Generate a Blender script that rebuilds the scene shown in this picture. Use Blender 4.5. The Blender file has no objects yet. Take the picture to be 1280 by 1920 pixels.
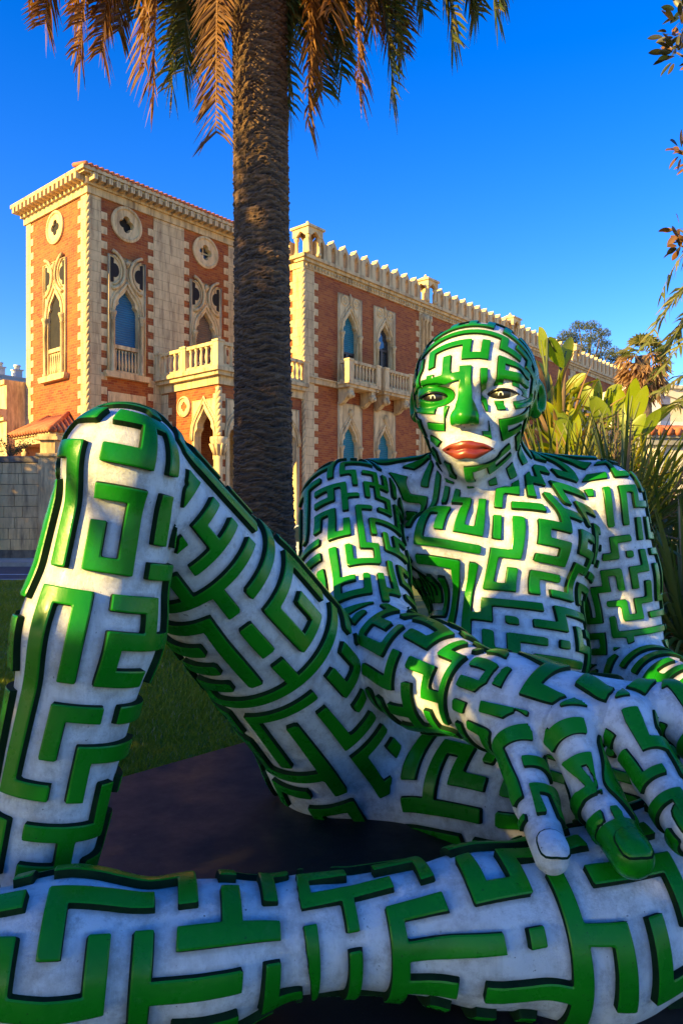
import bpy, bmesh, math, random, time
import numpy as np
from mathutils import Vector, Matrix

# ------------------------------------------------------------------ camera, sky, sun, exposure
SC = bpy.context.scene
COL = SC.collection
F, CX, HY, EYE = 1390.0, 640.0, 980.0, 1.5
cam_d = bpy.data.cameras.new('camera')
cam = bpy.data.objects.new('camera', cam_d)
COL.objects.link(cam)
cam.location = (0, 0, EYE)
cam.rotation_euler = (math.radians(90), 0, 0)
cam_d.sensor_fit = 'HORIZONTAL'
cam_d.sensor_width = 36
cam_d.lens = 36 * F / 1280
cam_d.shift_y = (HY - 960) / 1280
cam_d.clip_end = 3000
SC.camera = cam

SUN_EL, SUN_PHI = math.radians(19), math.radians(35)
SUN = Vector((-math.cos(SUN_PHI) * math.cos(SUN_EL), -math.sin(SUN_PHI) * math.cos(SUN_EL), math.sin(SUN_EL)))
world = bpy.data.worlds.new('World')
SC.world = world
world.use_nodes = True
wn = world.node_tree
bg = wn.nodes['Background']
sky = wn.nodes.new('ShaderNodeTexSky')
sky.sky_type = 'NISHITA'
sky.sun_disc = False
sky.sun_elevation = SUN_EL
sky.sun_rotation = math.atan2(SUN.x, SUN.y)
sky.altitude = 0
sky.air_density = 1.0
sky.dust_density = 0.25
sky.ozone_density = 3.0
hs = wn.nodes.new('ShaderNodeHueSaturation')
hs.inputs['Saturation'].default_value = 1.40
hs.inputs['Hue'].default_value = 0.523
wn.links.new(sky.outputs[0], hs.inputs['Color'])
wn.links.new(hs.outputs[0], bg.inputs['Color'])
bg.inputs['Strength'].default_value = 0.13
sun_d = bpy.data.lights.new('sun', 'SUN')
sun_d.energy = 5.0
sun_d.angle = math.radians(0.5)
sun_d.color = (1.0, 0.71, 0.20)
sun_o = bpy.data.objects.new('sun', sun_d)
COL.objects.link(sun_o)
sun_o.rotation_euler = (-SUN).to_track_quat('-Z', 'Y').to_euler()
SC.view_settings.view_transform = 'Standard'
SC.view_settings.look = 'None'
SC.view_settings.gamma = 1
SC.view_settings.use_curve_mapping = False
SC.view_settings.exposure = 1.45
SC.render.engine = 'CYCLES'
SC.cycles.max_bounces = 6
SC.cycles.use_denoising = True

# ------------------------------------------------------------------ helpers
RNG = random.Random(7)
NR = np.random.default_rng(7)


def P(px, py, Y):
    """the world point seen at a pixel of the photograph, at distance Y"""
    return Vector(((px - CX) / F * Y, Y, EYE + (HY - py) / F * Y))


def tag(o, label=None, cat=None, group=None, kind=None):
    if label: o['label'] = label
    if cat: o['category'] = cat
    if group: o['group'] = group
    if kind: o['kind'] = kind
    return o


def empty(name, loc=(0, 0, 0), rz=0, parent=None):
    o = bpy.data.objects.new(name, None)
    COL.objects.link(o)
    o.location = loc
    o.rotation_euler = (0, 0, rz)
    if parent: o.parent = parent
    return o


def link_mesh(name, me, parent=None, loc=(0, 0, 0), rz=0):
    o = bpy.data.objects.new(name, me)
    COL.objects.link(o)
    if parent: o.parent = parent
    o.location = loc
    o.rotation_euler = (0, 0, rz)
    return o


def copy_tree(o, parent=None, **kw):
    c = o.copy()
    COL.objects.link(c)
    if parent: c.parent = parent
    for ch in list(o.children):
        copy_tree(ch, c)
    return c


def np_mesh(name, V, Fc, mats, mat_idx=None, smooth=True, attrs=None):
    """V (n,3); Fc (m,3) or (m,4) int array"""
    me = bpy.data.meshes.new(name)
    V = np.asarray(V, np.float32)
    Fc = np.asarray(Fc, np.int32)
    k = Fc.shape[1]
    me.vertices.add(len(V))
    me.vertices.foreach_set('co', V.ravel())
    me.loops.add(Fc.size)
    me.loops.foreach_set('vertex_index', Fc.ravel())
    me.polygons.add(len(Fc))
    me.polygons.foreach_set('loop_start', np.arange(len(Fc), dtype=np.int32) * k)
    me.polygons.foreach_set('loop_total', np.full(len(Fc), k, np.int32))
    for m in (mats if isinstance(mats, (list, tuple)) else [mats]):
        me.materials.append(m)
    if mat_idx is not None:
        me.polygons.foreach_set('material_index', np.asarray(mat_idx, np.int32))
    me.update(calc_edges=True)
    me.polygons.foreach_set('use_smooth', np.full(len(Fc), bool(smooth)))
    if attrs:
        for an, av in attrs.items():
            a = me.attributes.new(an, 'FLOAT', 'POINT')
            a.data.foreach_set('value', np.asarray(av, np.float32))
    me.update()
    return me


class MB:
    """collects boxes, prisms, tubes, lathes; build() links them as ONE mesh object"""
    def __init__(self):
        self.v, self.f, self.mi, self.sm = [], [], [], []

    def add(self, vs, fs, mi=0, smooth=False):
        b = len(self.v)
        self.v += [tuple(p) for p in vs]
        for f in fs:
            self.f.append([b + i for i in f])
            self.mi.append(mi)
            self.sm.append(smooth)
        return self

    def box(self, x0, x1, y0, y1, z0, z1, mi=0):
        vs = [(x, y, z) for z in (z0, z1) for y in (y0, y1) for x in (x0, x1)]
        fs = [(0, 2, 3, 1), (4, 5, 7, 6), (0, 1, 5, 4), (2, 6, 7, 3), (0, 4, 6, 2), (1, 3, 7, 5)]
        return self.add(vs, fs, mi)

    def tube(self, pts, rad, n=8, mi=0, cap=True, smooth=True):
        pts = [Vector(p) for p in pts]
        rr = rad if isinstance(rad, (list, tuple)) else [rad] * len(pts)
        vs, fs = [], []
        up = None
        for i, p in enumerate(pts):
            t = (pts[min(i + 1, len(pts) - 1)] - pts[max(i - 1, 0)]).normalized()
            if up is None:
                up = Vector((0, 0, 1)) if abs(t.z) < 0.9 else Vector((1, 0, 0))
            a = t.cross(up).normalized()
            b = a.cross(t).normalized()
            up = b
            for k in range(n):
                an = 2 * math.pi * k / n
                vs.append(p + (a * math.cos(an) + b * math.sin(an)) * rr[i])
        for i in range(len(pts) - 1):
            for k in range(n):
                fs.append((i * n + k, i * n + (k + 1) % n, (i + 1) * n + (k + 1) % n, (i + 1) * n + k))
        if cap:
            fs.append(tuple(range(n)))
            fs.append(tuple(range((len(pts) - 1) * n, len(pts) * n)))
        return self.add(vs, fs, mi, smooth)

    def lathe(self, prof, cx, cy, z0, n=10, mi=0, smooth=True):
        vs, fs = [], []
        for r, z in prof:
            for k in range(n):
                an = 2 * math.pi * (k + .5) / n
                vs.append((cx + r * math.cos(an), cy + r * math.sin(an), z0 + z))
        for i in range(len(prof) - 1):
            for k in range(n):
                fs.append((i * n + k, i * n + (k + 1) % n, (i + 1) * n + (k + 1) % n, (i + 1) * n + k))
        fs.append(tuple(range(n)))
        fs.append(tuple(range((len(prof) - 1) * n, len(prof) * n)))
        return self.add(vs, fs, mi, smooth)

    def prism(self, poly, fn, d0, d1, mi=0):
        """poly in (a, z); fn(a, z, d) -> point; from depth d0 to d1"""
        n = len(poly)
        vs = [fn(a, z, d0) for a, z in poly] + [fn(a, z, d1) for a, z in poly]
        fs = [tuple(range(n)), tuple(range(2 * n - 1, n - 1, -1))]
        for i in range(n):
            j = (i + 1) % n
            fs.append((i, j, n + j, n + i))
        return self.add(vs, fs, mi)

    def mesh(self, name, mats):
        me = bpy.data.meshes.new(name)
        me.from_pydata([tuple(p) for p in self.v], [], self.f)
        for m in (mats if isinstance(mats, (list, tuple)) else [mats]):
            me.materials.append(m)
        me.polygons.foreach_set('material_index', self.mi)
        me.polygons.foreach_set('use_smooth', self.sm)
        bm = bmesh.new()
        bm.from_mesh(me)
        bmesh.ops.recalc_face_normals(bm, faces=bm.faces)
        uvl = bm.loops.layers.uv.new('UVMap')
        for f in bm.faces:                      # box projection, metres
            n = f.normal
            ax = max(range(3), key=lambda i: abs(n[i]))
            for l in f.loops:
                c = l.vert.co
                l[uvl].uv = (c.y, c.z) if ax == 0 else ((c.x, c.z) if ax == 1 else (c.x, c.y))
        bm.to_mesh(me)
        bm.free()
        return me

    def build(self, name, mats, parent=None, loc=(0, 0, 0), rz=0):
        return link_mesh(name, self.mesh(name, mats), parent, loc, rz)


# ------------------------------------------------------------------ materials
def new_mat(name):
    m = bpy.data.materials.new(name)
    m.use_nodes = True
    nt = m.node_tree
    b = nt.nodes['Principled BSDF']
    return m, nt, b


def nd(nt, typ, **kw):
    n = nt.nodes.new(typ)
    for k, v in kw.items():
        setattr(n, k, v)
    return n


def ramp(nt, src, stops):
    r = nd(nt, 'ShaderNodeValToRGB')
    el = r.color_ramp.elements
    while len(el) < len(stops): el.new(0.5)
    for e, (p, c) in zip(el, stops):
        e.position = p
        e.color = (*c, 1) if len(c) == 3 else c
    if src is not None: nt.links.new(src, r.inputs[0])
    return r.outputs[0]


def noise(nt, vec, scale, detail=4, rough=.6):
    n = nd(nt, 'ShaderNodeTexNoise')
    n.inputs['Scale'].default_value = scale
    n.inputs['Detail'].default_value = detail
    n.inputs['Roughness'].default_value = rough
    if vec is not None: nt.links.new(vec, n.inputs['Vector'])
    return n.outputs['Fac']


def mixc(nt, fac, a, b, mode='MIX'):
    m = nd(nt, 'ShaderNodeMix', data_type='RGBA', blend_type=mode)
    for s, v in ((0, fac), (6, a), (7, b)):
        if isinstance(v, (int, float)): m.inputs[s].default_value = v
        elif isinstance(v, tuple): m.inputs[s].default_value = (*v, 1) if len(v) == 3 else v
        else: nt.links.new(v, m.inputs[s])
    return m.outputs[2]


def bump(nt, b, h, strength=.3, dist=.02):
    n = nd(nt, 'ShaderNodeBump')
    n.inputs['Strength'].default_value = strength
    n.inputs['Distance'].default_value = dist
    nt.links.new(h, n.inputs['Height'])
    nt.links.new(n.outputs[0], b.inputs['Normal'])


def simple_mat(name, ca, cb, scale=8, rough=.7, bs=.2, bd=.01, detail=5, metal=0, coord='Object'):
    m, nt, b = new_mat(name)
    tc = nd(nt, 'ShaderNodeTexCoord').outputs[coord]
    nz = noise(nt, tc, scale, detail)
    c = ramp(nt, nz, [(.3, ca), (.7, cb)])
    nt.links.new(c, b.inputs['Base Color'])
    b.inputs['Roughness'].default_value = rough
    b.inputs['Metallic'].default_value = metal
    if bs: bump(nt, b, noise(nt, tc, scale * 4, 6), bs, bd)
    return m
M = {}


def figure_mats():
    m, nt, b = new_mat('figure_white')
    tc = nd(nt, 'ShaderNodeTexCoord').outputs['Object']
    big = noise(nt, tc, 3.2, 8, .68)
    fine = noise(nt, tc, 15, 10, .8)
    c = ramp(nt, big, [(.28, (.74, .72, .69)), (.5, (.88, .87, .86)), (.75, (.91, .91, .90))])
    c = mixc(nt, ramp(nt, fine, [(.36, (1, 1, 1)), (.50, (0, 0, 0))]), c, (.58, .56, .53))
    # worn, dirty paint in a narrow band along the edges of the raised strokes
    sep = nd(nt, 'ShaderNodeSeparateXYZ')
    nt.links.new(tc, sep.inputs[0])
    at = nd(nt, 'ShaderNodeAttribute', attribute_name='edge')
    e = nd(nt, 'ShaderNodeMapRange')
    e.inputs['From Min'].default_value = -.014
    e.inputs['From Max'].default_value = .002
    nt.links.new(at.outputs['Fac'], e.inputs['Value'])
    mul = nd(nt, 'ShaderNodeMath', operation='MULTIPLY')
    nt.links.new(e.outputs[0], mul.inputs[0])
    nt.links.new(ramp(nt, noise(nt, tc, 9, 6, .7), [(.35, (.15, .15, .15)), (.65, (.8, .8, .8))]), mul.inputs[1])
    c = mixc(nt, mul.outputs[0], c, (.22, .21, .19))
    mp = nd(nt, 'ShaderNodeMapping')
    mp.inputs['Scale'].default_value = (9, 9, 1.1)
    nt.links.new(tc, mp.inputs[0])
    strk = ramp(nt, noise(nt, mp.outputs[0], 1.6, 7, .7), [(.52, (0, 0, 0)), (.74, (.7, .7, .7))])
    c = mixc(nt, strk, c, (.54, .53, .50))
    dirt = ramp(nt, noise(nt, tc, 5.5, 9, .72), [(.50, (0, 0, 0)), (.70, (.8, .8, .8))])
    c = mixc(nt, dirt, c, (.45, .41, .36))
    speck = ramp(nt, noise(nt, tc, 60, 3, .5), [(.70, (0, 0, 0)), (.76, (1, 1, 1))])
    c = mixc(nt, speck, c, (.25, .23, .21))
    nt.links.new(c, b.inputs['Base Color'])
    b.inputs['Roughness'].default_value = .5
    b.inputs['Coat Weight'].default_value = .12
    b.inputs['Coat Roughness'].default_value = .25
    bump(nt, b, noise(nt, tc, 19, 10, .8), .9, .016)
    M['figure_white'] = m
    m, nt, b = new_mat('figure_green')
    tc = nd(nt, 'ShaderNodeTexCoord').outputs['Object']
    c = ramp(nt, noise(nt, tc, 2.5, 6, .6), [(.3, (.003, .150, .005)), (.7, (.012, .245, .009))])
    c = mixc(nt, ramp(nt, noise(nt, tc, 34, 7, .7), [(.58, (0, 0, 0)), (.76, (.6, .6, .6))]), c, (.045, .23, .035))
    c = mixc(nt, ramp(nt, noise(nt, tc, 70, 3, .5), [(.70, (0, 0, 0)), (.75, (.8, .8, .8))]), c, (.01, .05, .01))
    nt.links.new(c, b.inputs['Base Color'])
    b.inputs['Roughness'].default_value = .30
    nt.links.new(ramp(nt, noise(nt, tc, 14, 6), [(.3, (.2, .2, .2)), (.7, (.42, .42, .42))]), b.inputs['Roughness'])
    b.inputs['Specular IOR Level'].default_value = .22
    b.inputs['Coat Weight'].default_value = .06
    b.inputs['Coat Roughness'].default_value = .15
    bump(nt, b, noise(nt, tc, 24, 7, .65), .28, .006)
    M['figure_green'] = m
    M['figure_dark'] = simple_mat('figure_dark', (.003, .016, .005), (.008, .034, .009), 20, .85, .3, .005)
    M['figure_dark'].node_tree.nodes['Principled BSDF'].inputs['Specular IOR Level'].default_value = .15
    m, nt, b = new_mat('lip_red')
    tc = nd(nt, 'ShaderNodeTexCoord').outputs['Object']
    nt.links.new(ramp(nt, noise(nt, tc, 16, 5), [(.3, (.15, .018, .008)), (.7, (.25, .040, .016))]), b.inputs['Base Color'])
    b.inputs['Roughness'].default_value = .32
    bump(nt, b, noise(nt, tc, 40, 5), .25, .004)
    M['lip_red'] = m
    M['eye_white'] = simple_mat('eye_white', (.10, .10, .085), (.22, .22, .19), 12, .35, .1)
    M['eye_black'] = simple_mat('eye_black', (.004, .004, .004), (.012, .012, .012), 10, .25, 0)
    M['glint_white'] = simple_mat('glint_white', (.7, .7, .7), (.8, .8, .8), 10, .4, 0)


figure_mats()
def villa_mats():
    # brick: courses, mixed bricks, pale mortar, weathering
    m, nt, b = new_mat('villa_brick')
    uv = nd(nt, 'ShaderNodeTexCoord').outputs['UV']
    ob = nd(nt, 'ShaderNodeTexCoord').outputs['Object']
    br = nd(nt, 'ShaderNodeTexBrick')
    br.inputs['Scale'].default_value = 1
    br.inputs['Brick Width'].default_value = .30
    br.inputs['Row Height'].default_value = .105
    br.inputs['Mortar Size'].default_value = .012
    br.inputs['Mortar Smooth'].default_value = .4
    br.inputs['Bias'].default_value = -.1
    br.inputs['Color1'].default_value = (.24, .036, .006, 1)
    br.inputs['Color2'].default_value = (.42, .108, .014, 1)
    br.inputs['Mortar'].default_value = (.34, .145, .045, 1)
    nt.links.new(uv, br.inputs['Vector'])
    c = mixc(nt, ramp(nt, noise(nt, ob, 1.1, 7, .7), [(.42, (0, 0, 0)), (.74, (.6, .6, .6))]), br.outputs['Color'], (.44, .15, .03))
    c = mixc(nt, ramp(nt, noise(nt, ob, .6, 8, .75), [(.50, (0, 0, 0)), (.72, (.75, .75, .75))]), c, (.14, .028, .009))
    nt.links.new(c, b.inputs['Base Color'])
    b.inputs['Roughness'].default_value = .85
    inv = nd(nt, 'ShaderNodeMath', operation='SUBTRACT')
    inv.inputs[0].default_value = 1
    nt.links.new(br.outputs['Fac'], inv.inputs[1])
    bump(nt, b, inv.outputs[0], .5, .02)
    M['brick'] = m

    def stone(name, ca, cb, stain, row=0):
        m, nt, b = new_mat(name)
        ob = nd(nt, 'ShaderNodeTexCoord').outputs['Object']
        uv = nd(nt, 'ShaderNodeTexCoord').outputs['UV']
        c = ramp(nt, noise(nt, ob, 1.7, 8, .7), [(.3, ca), (.7, cb)])
        mp = nd(nt, 'ShaderNodeMapping')
        mp.inputs['Scale'].default_value = (3.5, 3.5, .5)
        nt.links.new(ob, mp.inputs[0])
        st = ramp(nt, noise(nt, mp.outputs[0], 1.2, 8, .7), [(.47, (0, 0, 0)), (.68, (.95, .95, .95))])
        c = mixc(nt, st, c, stain)
        h = noise(nt, ob, 9, 8, .7)
        if row:
            br = nd(nt, 'ShaderNodeTexBrick')
            br.inputs['Scale'].default_value = 1
            br.inputs['Brick Width'].default_value = row * 1.9
            br.inputs['Row Height'].default_value = row
            br.inputs['Mortar Size'].default_value = .012
            br.inputs['Color1'].default_value = (.92, .92, .92, 1)
            br.inputs['Color2'].default_value = (1, 1, 1, 1)
            br.inputs['Mortar'].default_value = (.62, .58, .52, 1)
            nt.links.new(uv, br.inputs['Vector'])
            c = mixc(nt, 1.0, c, br.outputs['Color'], 'MULTIPLY')
        nt.links.new(c, b.inputs['Base Color'])
        b.inputs['Roughness'].default_value = .85
        bump(nt, b, h, .35, .02)
        return m
    M['stone'] = stone('villa_stone', (.64, .44, .20), (.78, .58, .29), (.24, .15, .07))
    M['ashlar'] = stone('villa_ashlar', (.60, .42, .20), (.74, .55, .28), (.28, .18, .09), .42)
    M['trim'] = stone('villa_trim', (.54, .37, .17), (.72, .53, .26), (.18, .11, .055))
    M['wallstone'] = stone('garden_wall_stone', (.58, .36, .15), (.74, .51, .25), (.20, .13, .07))
    M['darkstone'] = stone('weathered_stone', (.07, .055, .045), (.30, .23, .16), (.04, .035, .03))
    M['terracotta'] = simple_mat('terracotta', (.36, .085, .03), (.58, .19, .075), 3, .85, .3, .02)
    M['plaster_white'] = simple_mat('plaster_white', (.62, .58, .52), (.75, .72, .66), 1.5, .85, .1)
    M['plaster_cream'] = simple_mat('plaster_cream', (.55, .46, .34), (.66, .57, .44), 1.5, .85, .1)

    def shutter(name, ca, cb):
        m, nt, b = new_mat(name)
        ob = nd(nt, 'ShaderNodeTexCoord').outputs['Object']
        w = nd(nt, 'ShaderNodeTexWave', wave_type='BANDS', bands_direction='Z')
        w.inputs['Scale'].default_value = 3.2
        nt.links.new(ob, w.inputs['Vector'])
        c = ramp(nt, noise(nt, ob, 1.5, 6), [(.3, ca), (.7, cb)])
        c = mixc(nt, ramp(nt, w.outputs['Fac'], [(.0, (.6, .6, .6)), (.25, (0, 0, 0))]), c, tuple(x * .35 for x in ca))
        nt.links.new(c, b.inputs['Base Color'])
        b.inputs['Roughness'].default_value = .55
        bump(nt, b, w.outputs['Fac'], .6, .03)
        return m
    M['shutter_blue'] = shutter('shutter_blue', (.014, .11, .22), (.022, .17, .30))
    M['shutter_teal'] = shutter('shutter_teal', (.008, .15, .20), (.014, .22, .28))
    M['shutter_brown'] = shutter('shutter_brown', (.14, .085, .05), (.22, .14, .085))
    m, nt, b = new_mat('window_glass')
    b.inputs['Base Color'].default_value = (.02, .03, .04, 1)
    b.inputs['Roughness'].default_value = .06
    b.inputs['Specular IOR Level'].default_value = .9
    M['glass'] = m
    M['dark'] = simple_mat('dark_room', (.010, .008, .007), (.02, .016, .012), 2, .9, 0)
    M['doorwood'] = simple_mat('door_wood', (.035, .02, .012), (.07, .04, .025), 6, .5, .1)


def ground_mats():
    m, nt, b = new_mat('lawn_soil')
    ob = nd(nt, 'ShaderNodeTexCoord').outputs['Object']
    c = ramp(nt, noise(nt, ob, 1.2, 8, .7), [(.3, (.10, .12, .012)), (.7, (.16, .18, .02))])
    nt.links.new(c, b.inputs['Base Color'])
    b.inputs['Roughness'].default_value = .95
    bump(nt, b, noise(nt, ob, 40, 6), .6, .03)
    M['lawn'] = m
    m, nt, b = new_mat('grass_blade')
    oi = nd(nt, 'ShaderNodeAttribute', attribute_name='tone')
    c = ramp(nt, oi.outputs['Fac'], [(0, (.18, .22, .006)), (.6, (.34, .37, .014)), (.88, (.44, .40, .05)), (1, (.45, .37, .18))])
    nt.links.new(c, b.inputs['Base Color'])
    b.inputs['Roughness'].default_value = .6
    tr = nd(nt, 'ShaderNodeBsdfTranslucent')
    nt.links.new(c, tr.inputs['Color'])
    mx = nd(nt, 'ShaderNodeMixShader')
    mx.inputs[0].default_value = .45
    nt.links.new(b.outputs[0], mx.inputs[1])
    nt.links.new(tr.outputs[0], mx.inputs[2])
    nt.links.new(mx.outputs[0], nt.nodes['Material Output'].inputs['Surface'])
    M['grass'] = m
    M['asphalt'] = simple_mat('asphalt', (.040, .040, .043), (.075, .073, .072), 6, .9, .5, .01, 8)
    M['paving'] = simple_mat('paving', (.40, .31, .20), (.50, .40, .27), 2, .9, .4, .01, 7)
    M['kerb'] = simple_mat('kerb_stone', (.20, .19, .18), (.34, .32, .29), 3, .85, .4, .01, 7)
    M['line'] = simple_mat('road_paint', (.50, .50, .48), (.72, .72, .70), 4, .8, .1)
    m, nt, b = new_mat('plinth_steel')
    ob = nd(nt, 'ShaderNodeTexCoord').outputs['Object']
    c = ramp(nt, noise(nt, ob, .9, 9, .7), [(.3, (.010, .010, .013)), (.55, (.020, .015, .013)), (.75, (.042, .025, .016))])
    c = mixc(nt, ramp(nt, noise(nt, ob, 45, 5, .6), [(.64, (0, 0, 0)), (.74, (.6, .6, .6))]), c, (.07, .055, .045))
    nt.links.new(c, b.inputs['Base Color'])
    nt.links.new(ramp(nt, noise(nt, ob, 3, 8, .7), [(.3, (.38, .38, .38)), (.7, (.70, .70, .70))]), b.inputs['Roughness'])
    b.inputs['Specular IOR Level'].default_value = .22
    bump(nt, b, noise(nt, ob, 30, 8, .7), .15, .004)
    M['steel'] = m


def plant_mat(name, ca, cb, cc, trans=.35, rough=.5, scale=6, rib=False):
    """leaf: colour varies along the leaf and from leaf to leaf; lets some light through"""
    m, nt, b = new_mat(name)
    ob = nd(nt, 'ShaderNodeTexCoord').outputs['Object']
    oi = nd(nt, 'ShaderNodeObjectInfo')
    a = nd(nt, 'ShaderNodeAttribute', attribute_name='tone')
    c = ramp(nt, noise(nt, ob, scale, 6, .65), [(.3, ca), (.7, cb)])
    c = mixc(nt, a.outputs['Fac'], c, cc)
    nt.links.new(c, b.inputs['Base Color'])
    b.inputs['Roughness'].default_value = rough
    out = nt.nodes['Material Output']
    tr = nd(nt, 'ShaderNodeBsdfTranslucent')
    hv = nd(nt, 'ShaderNodeHueSaturation')
    hv.inputs['Saturation'].default_value = 1.1
    hv.inputs['Value'].default_value = 1.6
    nt.links.new(c, hv.inputs['Color'])
    nt.links.new(hv.outputs[0], tr.inputs['Color'])
    mx = nd(nt, 'ShaderNodeMixShader')
    mx.inputs[0].default_value = trans
    nt.links.new(b.outputs[0], mx.inputs[1])
    nt.links.new(tr.outputs[0], mx.inputs[2])
    nt.links.new(mx.outputs[0], out.inputs['Surface'])
    M[name] = m
    return m


def plant_mats():
    plant_mat('frond_dry', (.075, .028, .006), (.175, .070, .014), (.30, .14, .03), .25, .7)
    plant_mat('frond_green', (.035, .06, .012), (.07, .10, .02), (.20, .13, .03), .35)
    plant_mat('frond_light', (.10, .13, .025), (.17, .19, .04), (.30, .25, .08), .4)
    plant_mat('paddle_leaf', (.16, .24, .006), (.26, .33, .010), (.36, .31, .015), .45, .35, 3)
    plant_mat('strap_leaf', (.065, .10, .014), (.11, .15, .024), (.26, .22, .05), .25, .4)
    plant_mat('strap_leaf_gold', (.15, .19, .010), (.27, .28, .016), (.38, .26, .03), .4, .5)
    plant_mat('dead_leaf', (.20, .10, .04), (.36, .20, .09), (.45, .30, .16), .3, .8)
    plant_mat('tree_leaf', (.022, .045, .012), (.05, .085, .022), (.10, .11, .03), .25)
    plant_mat('magnolia_leaf', (.012, .024, .008), (.024, .04, .012), (.24, .10, .025), .12, .35)
    plant_mat('pine_leaf', (.03, .055, .018), (.06, .085, .026), (.12, .12, .04), .2, .7)
    M['bark'] = simple_mat('bark', (.07, .05, .035), (.16, .115, .08), 8, .9, .6, .03, 8)
    M['stalk'] = simple_mat('stalk', (.07, .10, .02), (.14, .16, .04), 6, .6, .2)
    m, nt, b = new_mat('palm_trunk')
    ob = nd(nt, 'ShaderNodeTexCoord').outputs['Object']
    mp = nd(nt, 'ShaderNodeMapping')
    mp.inputs['Scale'].default_value = (1, 1, 3.5)
    nt.links.new(ob, mp.inputs[0])
    nz = noise(nt, mp.outputs[0], 5, 9, .75)
    c = ramp(nt, nz, [(.28, (.072, .036, .016)), (.5, (.19, .10, .046)), (.75, (.34, .20, .095))])
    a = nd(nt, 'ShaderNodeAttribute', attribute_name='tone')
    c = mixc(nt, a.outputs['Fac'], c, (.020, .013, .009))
    nt.links.new(c, b.inputs['Base Color'])
    b.inputs['Roughness'].default_value = .9
    mp2 = nd(nt, 'ShaderNodeMapping')
    mp2.inputs['Scale'].default_value = (1, 1, .35)
    nt.links.new(ob, mp2.inputs[0])
    bump(nt, b, noise(nt, mp2.outputs[0], 28, 8, .75), .8, .03)
    M['palm_trunk'] = m


villa_mats()
ground_mats()
plant_mats()
# ------------------------------------------------------------------ ground, road, kerb
def zg(y): return .10 * min(max((y - 4) / 14, 0), 1)


def sheet(name, mat, x0, x1, ys, zf, kind='structure', sub=1):
    vs, fs = [], []
    for y in ys:
        vs += [(x0, y, zf(y)), (x1, y, zf(y))]
    for i in range(len(ys) - 1):
        fs.append((2 * i, 2 * i + 1, 2 * i + 3, 2 * i + 2))
    o = MB().add(vs, fs).build(name, mat)
    o['kind'] = kind
    return o


sheet('ground', M['paving'], -900, 900, [-900, 1500], lambda y: -.12)
sheet('lawn', M['lawn'], -45, 45, [-30, 4, 7, 10, 13, 16, 18], zg)
sheet('road', M['asphalt'], -60, 60, [18.0, 24.0], lambda y: .075)
o = MB().box(-60, 60, 18.0, 18.16, -.05, .115).build('lawn_edging', M['kerb']); o['kind'] = 'structure'
for yy, w in ((18.55, .12), ):
    o = sheet('edge_line', M['line'], -60, 60, [yy, yy + w], lambda y: .080)
lm = MB().box(-1.2, 1.2, 0, .13, .0768, .0805).mesh('centre_line', M['line'])
for i in range(12):
    o = link_mesh('centre_line', lm, None, (-26 + i * 4.4, 20.3, 0)); o['kind'] = 'structure'
pav = MB().box(-60, 60, 24.26, 90, -.1, .215).build('pavement', M['paving']); pav['kind'] = 'structure'
km = MB().box(-.497, .497, 24.0, 24.25, -.05, .225).mesh('kerb_stone', M['kerb'])
for i in range(14):
    link_mesh('kerb_stone', km, pav, (-14.5 + i * 1.0, 0, NR.uniform(-.006, .006)))
o = MB().box(-60, -15.0, 24.0, 24.25, -.05, .225).build('kerb_run', M['kerb'], pav)
o = MB().box(-.99, 60, 24.0, 24.25, -.05, .225).build('kerb_run', M['kerb'], pav)

# steel plinth under the figure
PA = Vector((-1.27, 4.2, 0)); e1 = Vector((.673, .740, 0)); e2 = Vector((.740, -.673, 0))
def pl(a, b, z): return tuple(PA + e1 * a + e2 * b + Vector((0, 0, z)))
bmv = [pl(-3.2, -0, z) for z in (0,)]
mb = MB()
ring = [(-3.4, 0), (3.0, 0), (3.0, 5.2), (-3.4, 5.2)]
def inset(i): return [(-3.4 + i, i), (3.0 - i, i), (3.0 - i, 5.2 - i), (-3.4 + i, 5.2 - i)]
vs = [pl(a, b, -.1) for a, b in ring] + [pl(a, b, .046) for a, b in ring] + [pl(a, b, .052) for a, b in inset(.008)]
fs = [(8, 9, 10, 11)]
for k in range(4):
    j = (k + 1) % 4
    fs += [(k, j, 4 + j, 4 + k), (4 + k, 4 + j, 8 + j, 8 + k)]
mb.add(vs, fs)
plate = mb.build('plinth', M['steel'])
tag(plate, 'flat dark steel plinth on the lawn beneath the reclining figure', 'plinth')


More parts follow.
